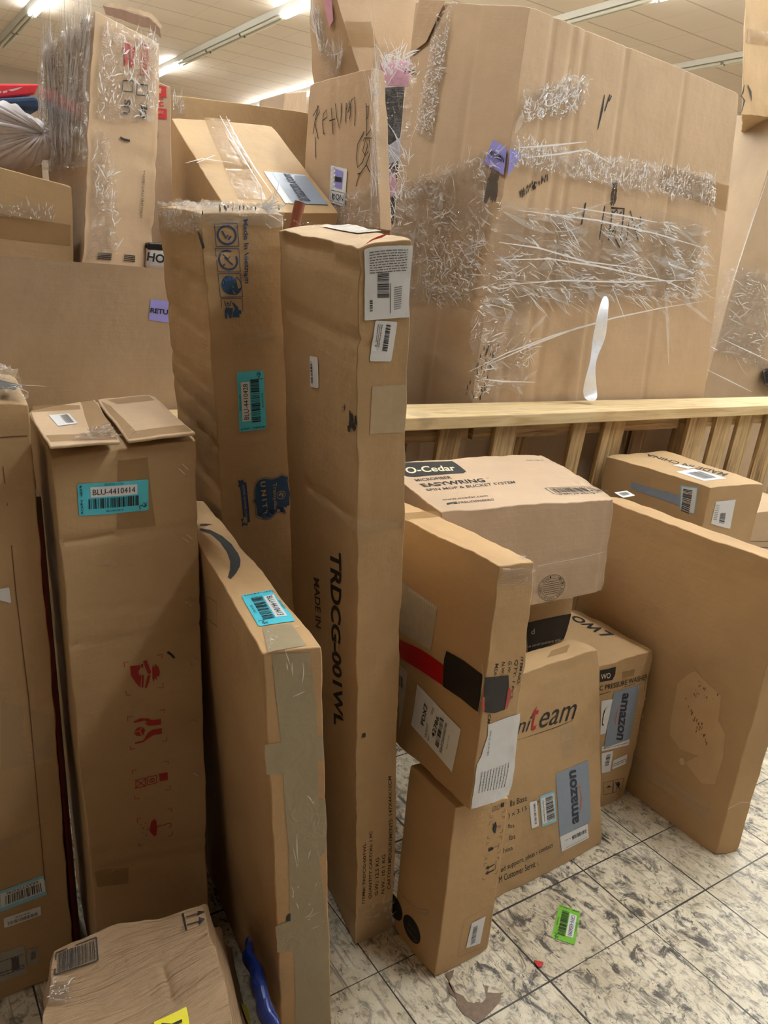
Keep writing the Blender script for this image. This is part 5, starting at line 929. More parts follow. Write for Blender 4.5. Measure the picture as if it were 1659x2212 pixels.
printed(td, 'F', [(tx, [[(-5.308,1.266)][0]] * 0 + q, .008) for tx, q in (
    ('ITEM#: TRDCG-001WL', [(0.251,0.082),(0.235,0.198),(0.154,0.198),(0.167,0.084)]), ('QUANTITY CARTON: 1 PC', [(0.429,0.085),(0.404,0.215),(0.314,0.216),(0.334,0.088)]),
    ('G.W.: 12.5 KG', [(0.585,0.086),(0.577,0.159),(0.488,0.160),(0.494,0.088)]), ('N.W.: 10.1 KG', [(0.753,0.083),(0.740,0.160),(0.656,0.161),(0.666,0.085)]), ('CARTON MEASUREMENTS: 147X44X10CM', [(0.917,0.086),(0.879,0.300),(0.788,0.301),(0.829,0.089)]))])
q = [(0.110,0.926),(0.972,0.921),(1.012,0.994),(0.116,0.997)]; s = sticker(td, 'F', q, WHITE, off=.002, rnd=.02); fine(td, 'F', q, [(.93 - k * .035, .012) for k in range(9)], 5, s, off=.0026, x0=.1, x1=.9)
Mark(td, 'F', .0027).bars([[(0.575,0.945)][0], [(0.566,0.971)][0], [(0.347,0.972)][0], [(0.347,0.947)][0]], 26, 12).bars([[(0.260,0.934)][0], [(0.257,0.946)][0], [(0.203,0.946)][0], [(0.205,0.934)][0]], 10, 3).stroke([(0.605,0.929),(0.601,0.959)], .001).build('label_print', BLACK, s)
fine(td, 'F', [(0.658,0.929),(0.812,0.929),(0.830,0.956),(0.662,0.956)], [(.1 + k * .08, .03) for k in range(11)], 8, s, off=.0026)
q = [(0.230,0.881),(0.656,0.876),(0.749,0.918),(0.322,0.924)]; s = sticker(td, 'F', q, WHITE, rnd=.05); Mark(td, 'F', .0018).bars([[(0.564,0.888)][0], [(0.622,0.916)][0], [(0.532,0.918)][0], [(0.463,0.890)][0]], 20, 14).build('label_print', BLACK, s)
fine(td, 'F', [[(0.407,0.893)][0], [(0.476,0.920)][0], [(0.360,0.921)][0], [(0.314,0.895)][0]], [(.1, .15), (.45, .12), (.75, .12)], 8, s)
q = [(0.418,0.822),(0.535,0.827),(0.519,0.864),(0.406,0.860)]; s = sticker(td, 'L', q, WHITE, 'barcode_label', rnd=.1); Mark(td, 'L', .0018).bars([[(0.457,0.829)][0], [(0.444,0.855)][0], [(0.419,0.854)][0], [(0.430,0.827)][0]], 20, 15).build('label_print', BLACK, s)
tape(td, 'F', [(0.248,0.798),(0.974,0.791),(0.980,0.846),(0.301,0.852)], plain('worn_paper', rgb(184, 164, 134), .5), 'paper_patch')
tape(td, 'F', [(-0.003,0.676),(0.944,0.673),(0.949,0.682),(-0.004,0.697)], TAPE_CLEAR); tape(td, 'F', [(0.036,0.002),(1.005,0.002),(0.994,0.059),(0.055,0.080)], TAPE_CLEAR, 'clear_tape')
fold_glints(td, 'F', [(0.061,0.005),(0.962,0.004),(0.968,0.060),(0.153,0.076)], 34, 8, td.body, 60, .6, ln=(.01, .05), wd=(.0005, .0016), off=.0025)
fold_glints(td, 'L', [(0.598,-0.025),(0.992,0.005),(0.990,0.060),(0.566,-0.000)], 10, 9, td.body, 50, .6, ln=(.01, .04), wd=(.0004, .0012), off=.0025)
Mark(td, 'L', .0012).smudge([(0.911,0.800),(1.000,0.807),(0.999,0.825),(0.911,0.819)], 16, 3, .009, .8).smudge([(0.838,0.816),(0.875,0.819),(0.875,0.829),(0.847,0.827)], 6, 4, .006).build('puncture', DARK)
Mark(td, 'F', .0012).poly([(0.120,0.383),(0.164,0.389),(0.232,0.386),(0.210,0.381)]).build('puncture', DARK)
Mark(td, 'F', .004).poly([(0.100,1.001),(0.231,1.004),(0.451,1.007),(0.598,1.009),(0.422,1.004),(0.275,1.003)]).build('orange_sliver', ORANGEFILM)
tape(td, 'T', [(0.665,0.360),(1.058,0.308),(1.172,0.724),(0.681,0.799)], plain('scuffed_tape', rgb(214, 208, 200), .25), 'tape_strip', off=.002)
fold_glints(td, 'T', [(0.200,0.863),(0.488,0.731),(0.896,1.048),(0.756,1.248)], 26, 18, td.body, 30, .8, ln=(.01, .04), off=.004)

b8 = Carton('box8', 'carton', K_WARM, 'upright carton standing on the floor with black round emblems near its foot', res=.012, amp=.0015, creases=[('F', .13, 0, .13, 1, .0015, .003)])
mk = Mark(b8, 'F', .0009)
for k in ([(0.646,0.993),(0.653,0.976)], [(0.881,0.915),(0.939,0.912),(0.937,0.932)], [(0.658,0.913),(0.651,0.895),(0.704,0.896)], [(0.894,0.885),(0.942,0.887),(0.941,0.867)], [(0.662,0.854),(0.662,0.869),(0.715,0.870)], [(0.893,0.786),(0.941,0.785),(0.943,0.802)],
          [(0.663,0.785),(0.661,0.769),(0.710,0.768)], [(0.889,0.757),(0.940,0.756),(0.939,0.738)], [(0.657,0.727),(0.659,0.742),(0.704,0.741)], [(0.892,0.657),(0.943,0.655),(0.945,0.671)], [(0.668,0.657),(0.661,0.643),(0.709,0.644)], [(0.893,0.630),(0.937,0.628),(0.935,0.610)], [(0.658,0.602),(0.659,0.617),(0.704,0.615)], [(0.897,0.527),(0.939,0.525),(0.942,0.542)], [(0.662,0.533),(0.660,0.517),(0.705,0.516)],
          [(0.785,0.826),(0.884,0.833),(0.895,0.817),(0.851,0.816)], [(0.802,0.699),(0.894,0.705)], [(0.907,0.716),(0.895,0.681)], [(0.895,0.609),(0.896,0.552)]):
    mk.stroke(k, .0011)
for pts in ([(0.780,0.864),(0.811,0.835),(0.802,0.787),(0.763,0.800),(0.737,0.820),(0.747,0.847)], [(0.705,0.686),(0.709,0.707),(0.769,0.708),(0.807,0.699),(0.800,0.689),(0.756,0.686)], [(0.695,0.584),(0.749,0.597),(0.753,0.586),(0.870,0.593),(0.868,0.586),(0.757,0.579),(0.760,0.571)], [(0.698,0.549),(0.756,0.564),(0.760,0.554),(0.875,0.559),(0.874,0.551),(0.764,0.546),(0.767,0.538)], [(0.847,0.947),(0.909,0.948),(0.906,0.977),(0.848,0.974)]): mk.poly(pts)
for q in ([(0.688,0.932),(0.749,0.935),(0.742,0.961),(0.685,0.960)], [(0.770,0.938),(0.827,0.940),(0.821,0.965),(0.768,0.963)]): mk.frame(q, .0009)
mk.stroke([(0.688,0.932),(0.742,0.961)], .0009)
mk.smudge([(0.721,0.821),(0.751,0.819),(0.738,0.859),(0.710,0.861)], 14, 2, .002)
mk.build('handling_symbols', BLACK)
fr = [(0.406,0.061),(0.400,0.179),(0.416,0.295),(0.449,0.305),(0.910,0.318),(0.937,0.306),(0.958,0.161),(0.928,0.046),(0.909,0.038)]; Mark(b8, 'F', .0009).stroke(fr, .0006, closed=True).build('printed_frame', INKGREY)
q = [(0.536,0.097),(0.809,0.081),(0.836,0.262),(0.577,0.257)]; s = sticker(b8, 'F', q, WHITE, 'barcode_label', rnd=.01); Mark(b8, 'F', .0018).bars([[(0.700,0.112)][0], [(0.701,0.224)][0], [(0.624,0.221)][0], [(0.613,0.108)][0]], 22, 5).build('label_print', INKGREY, s)
mk = Mark(b8, 'L', .0009); c0 = [(0.417,0.123),(0.623,0.160),(0.315,0.200),(-0.021,0.132),(0.129,0.147),(-0.012,0.221)]
mk.poly(arc(c0[0][0], c0[0][1], abs(c0[1][0] - c0[0][0]), abs(c0[2][1] - c0[0][1]) * .86, 0, 345, 24)).poly(arc(c0[3][0], c0[3][1], abs(c0[1][0] - c0[0][0]), abs(c0[2][1] - c0[0][1]) * .86, 0, 345, 24)); em = mk.build('round_emblem', BLACK)
Mark(b8, 'L', .0014).stroke(arc(c0[0][0], c0[0][1], abs(c0[1][0] - c0[0][0]) * .8, abs(c0[2][1] - c0[0][1]) * .7, -75, -20, 8), .0014).text([(c0[0][0] - .08, c0[0][1] + .0), (c0[0][0] + .1, c0[0][1] + .0), (c0[0][0] + .1, c0[0][1] + .02), (c0[0][0] - .08, c0[0][1] + .02)], 'prime').text([(c0[0][0] - .1, c0[0][1] - .04), (c0[0][0] + .12, c0[0][1] - .04), (c0[0][0] + .12, c0[0][1] - .015), (c0[0][0] - .1, c0[0][1] - .015)], 'Delivery').build('emblem_print', INKGREY, em)
mk = Mark(b8, 'L', .0009)
for pts in ([(-0.029,0.264),(0.236,0.254),(0.505,0.277),(0.732,0.342)], [(0.091,0.255),(0.400,0.266),(0.660,0.295),(0.736,0.333)], [(0.151,0.251),(0.435,0.248),(0.688,0.291),(0.737,0.331)]): mk.stroke(pts, .0006)
mk.build('printed_curve', INKGREY)

tl = Carton('tilt', 'carton', K_WARM, 'flat carton perched on the emblem carton, red and black tape round its edge', res=.01, amp=.003, crush=.012, freq=7, creases=[('F', 0, .93, 1, .95, .003, .004), ('T', .08, .02, .08, 1, .003, .003)])
Mark(tl, 'L', .0012).poly([(0.270,0.416),(0.288,0.481),(0.507,0.498),(0.691,0.500),(0.696,0.417),(0.501,0.409),(0.291,0.402)]).build('red_tape', REDTAPE)
bt = Mark(tl, 'L', .0016).poly([(0.706,0.563),(0.840,0.572),(0.977,0.569),(0.981,0.497),(0.980,0.415),(0.843,0.420),(0.700,0.415),(0.694,0.526)]).build('black_tape', BLACKTAPE)
Mark(tl, 'F', .0016).poly([(-0.033,0.569),(0.571,0.557),(0.625,0.507),(0.604,0.411),(0.340,0.409),(0.038,0.421),(-0.014,0.495)]).build('black_tape', BLACKTAPE)
Mark(tl, 'F', .0022).poly([(0.605,0.510),(0.690,0.492),(0.700,0.453),(0.650,0.412),(0.589,0.417)]).build('red_tape', REDTAPE)
Mark(tl, 'F', .0022).poly([(-0.044,0.493),(0.015,0.488),(0.043,0.429),(-0.005,0.428)]).build('red_tape', REDTAPE)
q = [(0.423,0.140),(0.824,0.089),(0.867,0.296),(0.475,0.341)]; s = sticker(tl, 'L', q, WHITE, rnd=.01)
Lq = lambda *p: [p[0], p[1], p[2], p[3]]
Mark(tl, 'L', .0022).text([(0.549,0.182),(0.584,0.284),(0.549,0.286),(0.518,0.182)], 'PDX7', .01).text([(0.655,0.168),(0.691,0.273),(0.663,0.275),(0.622,0.169)], '42786', .008).text([(0.728,0.130),(0.757,0.276),(0.741,0.278),(0.706,0.132)], 'FSHY2S01042786').text([(0.579,0.140),(0.593,0.205),(0.577,0.206),(0.563,0.141)], 'US 97317').text([(0.603,0.133),(0.610,0.156),(0.598,0.155),(0.590,0.133)], 'FBA').text([(0.626,0.262),(0.641,0.294),(0.625,0.295),(0.611,0.263)], 'US 22K').text([(0.771,0.168),(0.782,0.234),(0.774,0.236),(0.761,0.168)], 'Made in China').bars([(0.696,0.140),(0.729,0.282),(0.698,0.282),(0.664,0.145)], 22, 9).build('label_print', BLACK, s)
q = [(0.302,0.083),(0.317,0.092),(0.383,0.365),(0.292,0.372)]; s = sticker(tl, 'L', q, plain('label_dull', rgb(196, 190, 180), .5), rnd=.01); Mark(tl, 'L', .002).bars([(0.299,0.276),(0.338,0.275),(0.341,0.324),(0.303,0.324)], 5, 3).build('label_print', BLACK, s)
s = Mark(tl, 'L', .001).quad([(0.301,0.516),(0.582,0.518),(0.609,0.710),(0.302,0.730)]).build('paper_patch', plain('worn_paper_grey', rgb(176, 164, 146), .5))
mk = Mark(tl, 'L', .0013)
for k in range(16): mk.stroke([(a + k * b_, c_ + k * d_) for a, b_, c_, d_ in ()] or [tuple(x) for x in (lambda z: [(z[0][0] + (z[1][0] - z[0][0]) * k / 15, z[0][1] + (z[1][1] - z[0][1]) * k / 15), (z[2][0] + (z[1][0] - z[0][0]) * k / 15, z[2][1] + (z[1][1] - z[0][1]) * k / 15)])([(0.367,0.722),(0.602,0.715),(0.372,0.707)])], .0014)
mk.build('serrated_edge', WHITE, s)
printed(tl, 'F', [(tx, q, .008) for tx, q in (('ITEM NO:', [(0.847,0.625),(0.851,0.504),(0.929,0.497),(0.912,0.621)]), ('QTY: 1 PCS', [(0.696,0.617),(0.700,0.453),(0.777,0.445),(0.791,0.612)]), ('G.W.', [(0.539,0.616),(0.547,0.566),(0.614,0.562),(0.629,0.610)]), ('N.W.', [(0.361,0.617),(0.388,0.565),(0.449,0.563),(0.449,0.613)]), ('MEA', [(0.193,0.616),(0.200,0.568),(0.258,0.565),(0.283,0.612)]), ('CM', [(0.174,0.409),(0.175,0.372),(0.249,0.365),(0.258,0.402)]))])
q = [[(0.026,0.003)][0], [(1.028,-0.008)][0], [(1.063,0.374)][0], [(0.197,0.365)][0]]
s = Mark(tl, 'F', .0012).poly([(0.024,0.006),(0.297,0.005),(1.011,-0.010),(1.026,0.024),(1.047,0.185),(1.044,0.375),(0.615,0.370),(0.197,0.365),(0.224,0.315),(0.157,0.273),(0.118,0.229),(0.049,0.204),(0.024,0.164),(0.029,0.105)]).build('shipping_label', WHITE)
fine(tl, 'F', [[(0.102,0.070)][0], [(0.126,0.164)][0], [(0.990,0.161)][0], [(0.908,0.039)][0]][:4], [(.05 + k * .09, .02) for k in range(10)], 4, s, off=.0018)
printed(tl, 'F', [('DPS-SL-2218-FBA', [[(0.259,0.336)][0], [(0.257,0.226)][0], [(0.301,0.223)][0], [(0.310,0.333)][0]])], INKGREY, off=.0018, parent=s)
fo = film(tl, 'F', [(0.052,0.923),(1.032,0.911),(1.004,0.973),(0.053,0.999)], FILM, amp=.006, n=36, seed=6, off=.001); fold_glints(tl, 'F', [(0.084,0.934),(1.017,0.930),(0.994,0.985),(0.074,0.999)], 40, 5, fo, 70, .7, ln=(.008, .035), wd=(.0006, .002), off=.005)
fold_glints(tl, 'T', [(0.057,-0.004),(0.780,-0.038),(1.001,0.074),(-0.005,0.058)], 26, 6, fo, 20, .8, ln=(.008, .03), wd=(.0006, .002), off=.003)
tape(tl, 'T', [(-0.073,0.671),(1.013,0.663),(1.272,0.773),(0.269,0.774)]); Mark(tl, 'L', .0022).stroke([(0.970,0.607),(0.990,0.561),(0.988,0.489),(0.977,0.407)], .0012).build('tape_edge', FOLD_GLINT)

nit = Carton('nit', 'carton', K_MAIN, 'wide flat carton leaning back, script logo with one red letter and a grey courier label', res=.012, amp=.003, crush=.010, freq=5, creases=[('F', .02, .93, 1, .97, .002, .004), ('F', *[(0.416,0.242)][0], *[(0.442,0.004)][0], .002, .003)])
mk = Mark(nit, 'F', .001)
mk.text([(0.301,0.735),(0.406,0.731),(0.422,0.792),(0.308,0.802)], 'ni', .0, .35).stroke([(0.304,0.708),(0.475,0.703),(0.629,0.700),(0.760,0.704)], .0018, taper=True)
mk.text([(0.470,0.724),(0.778,0.706),(0.792,0.776),(0.483,0.789)], 'eam', .0, .35)
mk.build('brand_script', plain('ink_charcoal', rgb(38, 36, 36), .6))
Mark(nit, 'F', .001).text([(0.409,0.725),(0.465,0.723),(0.476,0.830),(0.421,0.832)], 't', .01, .35).build('brand_script', INKLOGO, label='red letter t')
printed(nit, 'F', [(tx, q) for tx, q in (('lla Base', [(0.242,0.410),(0.369,0.406),(0.367,0.434),(0.243,0.439)]), (') x 3.15 x 27', [(0.226,0.356),(0.465,0.356),(0.464,0.382),(0.226,0.384)]), ('lbs', [(0.227,0.311),(0.270,0.303),(0.269,0.324),(0.225,0.331)]), ('lbs', [(0.233,0.252),(0.277,0.247),(0.275,0.272),(0.232,0.276)]), ('hina', [(0.187,0.204),(0.254,0.199),(0.255,0.222),(0.188,0.228)]),
    ('ed support, please contact', [(0.165,0.110),(0.567,0.114),(0.565,0.147),(0.164,0.142)]), ('M Customer Service.', [(0.151,0.070),(0.452,0.062),(0.450,0.096),(0.150,0.101)]))])
q = [(0.401,0.261),(0.458,0.259),(0.444,0.389),(0.384,0.393)]; s = sticker(nit, 'F', q, WHITE, 'barcode_label', rnd=.1); Mark(nit, 'F', .0018).bars([[(0.441,0.277)][0], [(0.431,0.378)][0], [(0.416,0.379)][0], [(0.426,0.278)][0]], 18, 5).build('label_print', INKGREY, s)
q = [(0.483,0.248),(0.598,0.242),(0.584,0.399),(0.466,0.401)]; s = sticker(nit, 'F', q, SKY, 'barcode_label', rnd=.06); t_ = sticker(nit, 'F', sub(q, .04, .08, .9, .93), WHITE, 'label_field', off=.0017, rnd=.04); t_.parent = s
Mark(nit, 'F', .0022).bars([[(0.584,0.262)][0], [(0.566,0.387)][0], [(0.509,0.389)][0], [(0.522,0.263)][0]], 24, 6).text([[(0.487,0.379)][0], [(0.497,0.270)][0], [(0.506,0.269)][0], [(0.496,0.378)][0]], 'IsBAXT6189639').build('label_print', BLACK, s)
q = [(0.621,0.155),(0.894,0.150),(0.885,0.472),(0.600,0.480)]; s = sticker(nit, 'F', q, SLATE, 'courier_label', 'blue-grey courier label', rnd=.01)
def rota(P4): return P4
printed(nit, 'F', [('amazon', [(0.786,0.182),(0.772,0.455),(0.712,0.462),(0.728,0.185)], .03)], SLATEINK, off=.002, parent=s)
Mark(nit, 'F', .002).poly([(0.780,0.358),(0.806,0.332),(0.820,0.294),(0.812,0.254),(0.791,0.236),(0.804,0.264),(0.811,0.296),(0.800,0.330)]).poly([(0.778,0.355),(0.784,0.367),(0.810,0.355),(0.801,0.352)]).build('label_swoosh', ORANGE, s)
q = [(0.635,0.073),(0.874,0.070),(0.865,0.148),(0.623,0.155)]; s = sticker(nit, 'F', q, WHITE, rnd=.01); fine(nit, 'F', q, [(.6, .03), (.12, .02)], 6, s, x0=.15, extra=lambda m_: m_.bars(sub(q, .4, .45, .92, .7), 16, 7)); tape(nit, 'F', [(0.587,0.052),(0.654,0.048),(0.618,0.343),(0.589,0.324)], TAPE_CLEAR)
tape(nit, 'T', [(0.624,0.365),(0.787,0.312),(0.893,0.676),(0.725,0.655)]); tape(nit, 'F', [(0.657,0.532),(0.760,0.520),(0.765,0.676),(0.663,0.693)], TAPE_CLEAR)

lw = Carton('lwo', 'carton', K_MAIN, 'carton of a pressure washer with a grey courier label, behind the script-logo carton', res=.012, amp=.004, crush=.012, creases=[('T', .75, 0, .75, 1, .002, .004)])
Mark(lw, 'T', .001).text([[(0.854,0.866)][0]] * 0 + [(0.965,0.536),(0.852,0.918),(0.771,0.800),(0.785,0.456)][:0] + [[(0.914,0.400)][0], [(0.884,0.887)][0], [(0.782,0.846)][0], [(0.774,0.446)][0]], 'LWO', .03).build('printed_text', BLACK)
Mark(lw, 'F', .001).poly([(0.310,0.971),(0.506,0.968),(0.515,0.921),(0.489,0.887),(0.338,0.893)]).build('logo_panel', BLACK)
Mark(lw, 'F', .001).text([(0.114,0.841),(0.985,0.818),(0.976,0.852),(0.103,0.874)], 'ELECTRIC PRESSURE WASHER', .006).stroke([(0.216,0.813),(0.391,0.810),(0.964,0.814)], .0016).stroke([(0.964,0.814),(0.962,0.747)], .0012).build('printed_text', BLACK)
printed(lw, 'F', [('WO', [(0.340,0.909),(0.457,0.904),(0.449,0.939),(0.331,0.944)], .01)], plain('ink_cream', rgb(222, 212, 180), .6), off=.0016)
q = [(0.479,0.542),(0.546,0.539),(0.557,0.758),(0.399,0.767)]; s = sticker(lw, 'F', q, WHITE, rnd=.01); Mark(lw, 'F', .0018).poly([(0.492,0.720),(0.473,0.699),(0.469,0.657),(0.477,0.617),(0.503,0.599),(0.474,0.603),(0.458,0.650),(0.458,0.698)]).build('label_print', BLACK, s)
q = [(0.562,0.437),(0.887,0.439),(0.886,0.796),(0.541,0.801)]; s = sticker(lw, 'F', q, SLATE, 'courier_label', 'blue-grey courier label', rnd=.01, off=.0016)
printed(lw, 'F', [('amazon', [(0.662,0.778),(0.698,0.471),(0.787,0.446),(0.751,0.766)], .03)], SLATEINK, off=.0022, parent=s)
Mark(lw, 'F', .0022).poly([(0.663,0.707),(0.641,0.689),(0.635,0.646),(0.639,0.593),(0.666,0.566),(0.653,0.591),(0.650,0.644),(0.655,0.682)]).build('label_swoosh', ORANGE, s)
q = [(0.539,0.421),(0.887,0.395),(0.885,0.437),(0.527,0.454)]; s = sticker(lw, 'F', q, WHITE, rnd=.01); fine(lw, 'F', q, [(.4, .1)], 2, s)
q = [(0.599,0.255),(0.705,0.247),(0.693,0.394),(0.544,0.406)]; s = sticker(lw, 'F', q, WHITE, rnd=.01); Mark(lw, 'F', .0018).bars([[(0.668,0.301)][0], [(0.666,0.383)][0], [(0.614,0.386)][0], [(0.617,0.303)][0]], 12, 5).build('label_print', BLACK, s)
q = [(0.724,0.254),(0.905,0.258),(0.896,0.327),(0.723,0.322)]; s = sticker(lw, 'F', q, WHITE, rnd=.04); fine(lw, 'F', q, [(.3, .08), (.5, .08)], 3, s)
mk = Mark(lw, 'F', .001)
for q in ([(0.676,0.090),(0.793,0.081),(0.771,0.170),(0.644,0.178)], [(0.803,0.080),(0.930,0.070),(0.921,0.154),(0.783,0.168)]): mk.frame(q, .0012)
mk.poly([(0.689,0.134),(0.725,0.145),(0.768,0.124),(0.730,0.132)]).stroke([(0.730,0.132),(0.734,0.106)], .001).stroke([(0.810,0.150),(0.897,0.084)], .0025).stroke([(0.878,0.136),(0.841,0.092)], .0025).poly([(0.828,0.128),(0.846,0.151),(0.887,0.120),(0.870,0.100)]).text([(0.866,0.051),(0.915,0.047),(0.911,0.058),(0.862,0.062)], 'Heavy').build('handling_symbols', BLACK)
fold_glints(lw, 'F', [(0.946,0.282),(1.055,0.280),(0.974,0.949),(0.856,0.940)], 26, 4, lw.body, 80, .3, ln=(.006, .03), wd=(.0008, .0022), off=.003)
tape(lw, 'F', [(0.613,0.873),(0.773,0.871),(0.773,0.913),(0.603,0.921)])
o = Carton('blk', 'carton', K_MAIN, 'small carton with a broad black printed band, wedged under the mop-set carton', res=.02)
bnd = Mark(o, 'F', .0012).quad([(0.586,-0.024),(0.987,0.056),(0.998,0.640),(0.510,0.594)]).build('printed_band', BLACK)
printed(o, 'F', [('for the environment and', [(0.472,0.125),(0.934,0.052),(0.926,0.123),(0.467,0.178)]), ('d', [(0.580,0.353),(0.617,0.353),(0.606,0.462),(0.569,0.460)])], plain('ink_pale', rgb(190, 184, 168), .6), off=.002, parent=bnd)

oc = Carton('ocedar', 'carton', K_ROSE, 'mop-and-bucket carton with bold lettering on its lid, balanced on top of the others', res=.012, amp=.005, crush=.012, freq=5, bulge=.004, creases=[('F', .97, 0, .97, 1, .003, .003), ('F', .94, 0, .945, 1, .002, .003), ('F', *[(0.522,0.403)][0], *[(0.989,0.461)][0], .003, .005), ('T', .97, 0, .97, 1, .003, .004), ('T', .93, 0, .93, 1, .002, .003)])
bd_ = Mark(oc, 'T', .001).poly([(0.114,0.960),(0.132,0.963),(0.389,0.934),(0.390,0.868),(0.378,0.667),(0.352,0.638),(0.083,0.641),(0.049,0.668),(0.049,0.809)]).build('logo_panel', BLACK)
printed(oc, 'T', [('O-Cedar', [(0.068,0.708),(0.331,0.694),(0.353,0.827),(0.090,0.846)], .02)], plain('ink_cream', rgb(222, 212, 180), .6), off=.0016, parent=bd_)
printed(oc, 'T', [('MICROFIBER', [(0.070,0.551),(0.261,0.546),(0.265,0.599),(0.068,0.598)], .01), ('EASYWRING', [(0.075,0.441),(0.410,0.434),(0.418,0.511),(0.067,0.507)], .03), ('TM', [(0.434,0.487),(0.445,0.487),(0.451,0.512),(0.440,0.512)]), ('SPIN MOP & BUCKET SYSTEM', [(0.065,0.363),(0.554,0.358),(0.565,0.407),(0.068,0.405)], .01), ('www.ocedar.com', [(0.077,0.168),(0.315,0.172),(0.327,0.209),(0.081,0.206)]), ('FREUDENBERG', [(0.134,0.097),(0.322,0.102),(0.330,0.133),(0.139,0.129)]), ('No open', [(0.833,0.831),(0.948,0.827),(0.952,0.875),(0.839,0.870)])])
Mark(oc, 'T', .001).poly([(0.073,0.098),(0.079,0.123),(0.105,0.127),(0.132,0.131),(0.127,0.099),(0.110,0.098),(0.109,0.112),(0.091,0.103)]).build('printed_arrow', BLACK)
q = [(0.689,0.134),(1.021,0.137),(0.983,0.239),(0.680,0.238)]; Mark(oc, 'T', .001).frame(q, .002).bars(sub(q, .06, .15, .94, .85), 30, 4).text([(0.713,0.113),(0.954,0.110),(0.956,0.128),(0.713,0.133)], '0 00123 456789').build('printed_barcode', BLACK)
mk = Mark(oc, 'F', .001); c0 = [(0.612,0.151),(0.703,0.162),(0.615,0.288)]; q0 = c0[0]; rx = abs(c0[1][0] - q0[0]); ry = abs(c0[2][1] - q0[1])
mk.stroke(arc(*q0, rx, ry, 0, 360, 36), .001).stroke(arc(*q0, rx * .72, ry * .72, 0, 360, 30), .0008)
for k, (t0, t1) in enumerate(((.0, .0),) * 0 + tuple((-.5, .5) for _ in range(7))):
    y = .5 - k * .16; x = math.sqrt(max(0, .42 - y * y)); mk.stroke([(q0[0] - rx * x, q0[1] + ry * y), (q0[0] + rx * x, q0[1] + ry * y)], .0012)
tx = 'SHEET QUALITY VIRGIN BOARD WARRANTY'
for i, ch in enumerate(tx):
    if ch == ' ': continue
    a = math.radians(200 - i * 360 / len(tx)); f_ = lambda r, da: (q0[0] + rx * r * math.cos(a + da), q0[1] + ry * r * math.sin(a + da)); mk.text([f_(.77, .06), f_(.77, -.06), f_(.94, -.06), f_(.94, .06)], ch)
mk.build('printed_seal', BLACK)
Mark(oc, 'F', .002).stroke([(0.517,0.401),(0.654,0.410),(0.801,0.417),(0.984,0.446)], .0012).build('tape_edge', FOLD_GLINT)
tape(oc, 'F', [(0.512,0.006),(1.010,-0.002),(0.987,0.445),(0.517,0.401)], TAPE_CLEAR)
fold_glints(oc, 'F', [(0.950,0.461),(0.989,0.461),(0.997,0.969),(0.955,0.974)], 12, 4, oc.body, 95, .15, ln=(.03, .1), wd=(.0006, .0014), off=.002)

rf = Carton('rflat', 'carton', K_WARM, 'large thin carton on edge at the right, glue stain on its broad side', res=.012, amp=.004, freq=4, crush=.010, creases=[('F', 0, .935, 1, .93, .002, .006), ('F', 0, .155, .9, .16, .003, .006), ('F', .32, .1, .32, .95, .0015, .004)])
e = tape(rf, 'F', [(0.493,-0.005),(0.516,0.052),(0.640,0.062),(0.656,-0.012)][:0] or [(0, .15), (.93, .15), (.93, .10), (0, .1)], TAPE_CLEAR)
q = [(0.640,0.492),(0.691,0.551),(0.711,0.563),(0.755,0.551),(0.849,0.525),(0.865,0.440),(0.907,0.409),(0.927,0.330),(0.921,0.232),(0.862,0.208),(0.768,0.241),(0.821,0.291),(0.728,0.275),(0.662,0.302),(0.650,0.359),(0.646,0.419)]
Mark(rf, 'F', .0012).poly(q).build('glue_stain', plain('glue_stain', rgb(198, 164, 122), .4, noise_amt=.05, scale=20))
Mark(rf, 'F', .0018).smudge([(0.693,0.448),(0.836,0.505),(0.837,0.544),(0.707,0.532)], 18, 3, .005, .4).smudge([(0.806,0.335),(0.850,0.345),(0.798,0.402),(0.712,0.435)], 34, 5, .007, .3).build('stain_flecks', plain('fleck_brown', rgb(118, 84, 54), .7))
Mark(rf, 'F', .0018).poly(arc(*[(0.751,0.238)][0], .014, .012, 0, 340, 10)).build('pale_spot', plain('spot_pale', rgb(205, 180, 140), .6))
q = [(0.024,1.142),(-0.021,2.036),(-0.109,2.310),(-0.078,1.468)]; s = sticker(rf, 'T', q, WHITE, 'barcode_label', rnd=.03); Mark(rf, 'T', .0018).bars(sub(q, .2, .3, .85, .8), 12, 3).build('label_print', INKGREY, s)
Mark(rf, 'R', .001).stroke([(0, .185), (.5, .2), (1, .19)], .0015).build('tape_edge', FOLD_GLINT)

mc = Carton('mic', 'carton', K_MAIN, 'carton behind the large thin one, origin marking upside down on its lid', res=.02, amp=.003, crush=.01)
printed(mc, 'T', [('MADE IN CHINA', [(0.879,0.263),(0.614,0.941),(0.503,0.901),(0.671,0.205)], .02)])
s = sticker(mc, 'T', [(0.175,0.142),(0.620,0.150),(0.576,0.447),(0.210,0.421)]); Mark(mc, 'T', .0018).bars([(0.269,0.189),(0.529,0.185),(0.550,0.369),(0.301,0.365)], 14, 3).build('label_print', INKGREY, s)
sticker(mc, 'T', [(0.501,0.459),(0.656,0.476),(0.580,0.595),(0.461,0.593)])
s = Mark(mc, 'L', .0012).quad([(0.308,0.896),(0.779,0.890),(0.767,0.930),(0.299,0.924)]).build('courier_label', SLATE)
q = [(0.785,0.874),(0.916,0.878),(0.898,0.985),(0.749,0.972)]; s = sticker(mc, 'L', q, SKY, 'barcode_label', rnd=.06); t_ = sticker(mc, 'L', sub(q, .08, .02, .95, .95), WHITE, 'label_field', off=.0017, rnd=.03); t_.parent = s
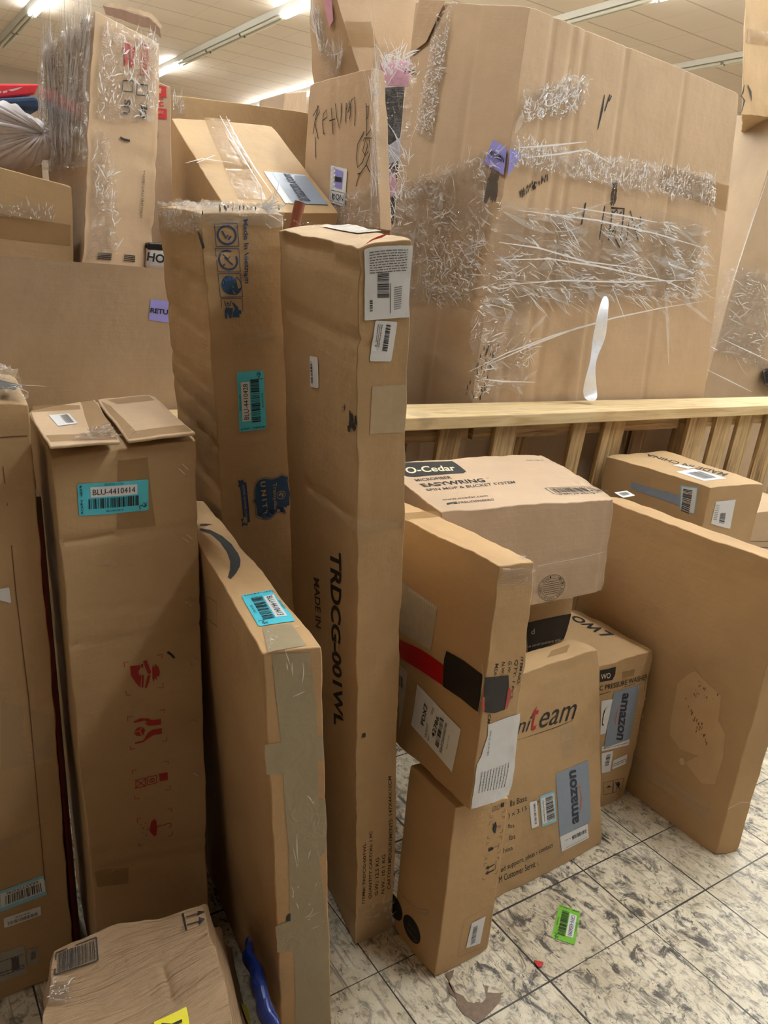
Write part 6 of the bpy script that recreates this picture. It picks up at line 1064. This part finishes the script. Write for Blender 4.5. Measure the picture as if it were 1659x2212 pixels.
Mark(mc, 'L', .0022).bars([[(0.872,0.871)][0], [(0.859,0.968)][0], [(0.778,0.962)][0], [(0.797,0.876)][0]], 22, 3).build('label_print', BLACK, s)
q = [(0.147,0.849),(0.524,0.817),(0.521,0.941),(0.149,0.939)]; s = sticker(mc, 'F', q, WHITE, rnd=.01); Mark(mc, 'F', .0018).bars([[(0.394,0.843)][0], [(0.385,0.890)][0], [(0.285,0.891)][0], [(0.287,0.851)][0]], 14, 4).build('label_print', BLACK, s)
fine(mc, 'F', [(0.169,0.859),(0.246,0.855),(0.236,0.929),(0.157,0.931)], [(.1 + .1 * k, .03) for k in range(9)], 4, s)
fold_glints(mc, 'T', [(0.918,0.070),(1.063,0.017),(1.238,0.143),(1.091,0.161)], 26, 4, mc.body, 30, .8, ln=(.01, .05), off=.006)
b15 = Carton('box15', 'carton', K_PALE, 'carton with fine printed lines at the right edge, beyond the large thin one', res=.03)
mk = Mark(b15, 'F', .0015)
for k in range(6): mk.stroke([(.02 + .02 * (k % 2), .85 - k * .035), (.5, .82 - k * .035)], .002)
mk.build('printed_text', BLACK)

# ---------------------------------------------------------------- bits on the floor
gq = [Vector(p) for p in [(1.3057, 0.9871, 0.0), (1.2165, 0.9242, 0.0), (1.2497, 0.884, 0.0), (1.3358, 0.9464, 0.0)]]
gp = Plane(gq[0], gq[1] - gq[0], gq[3] - gq[0]); g3 = gq[2] - gq[0]
st = auction_tag(gp, '', [(0, 0), (1, 0), (1.0, 1.05), (0, 1)], 'GRN-4356090', 'GRN4356090', 4, GREEN)
st.location = gp.o; tag(st, 'crumpled green auction sticker lying on the tiled floor', 'sticker'); st.name = 'auction_sticker'
for ch in st.children: ch.location = (0, 0, 0)
sc_ = Mark(gp, '', .004).poly([(-.05, .3), (.0, .9), (.07, 1.02), (.05, .4)]); 
rp3 = [Vector(p) for p in [(1.1351, 0.8968, 0.002), (1.1478, 0.881, 0.002), (1.1382, 0.8744, 0.002), (1.128, 0.8785, 0.002), (1.131, 0.8887, 0.002)]]
o = link('red_scrap', mesh('red_scrap', [p + Vector((0, 0, .001 + .002 * (i % 2))) for i, p in enumerate(rp3)], [(0, 4, 3, 2, 1)]), INKRED2); m_ = o.modifiers.new('thick', 'SOLIDIFY'); m_.thickness = .0008; tag(o, 'small red scrap on the floor near a tile joint', 'scrap')
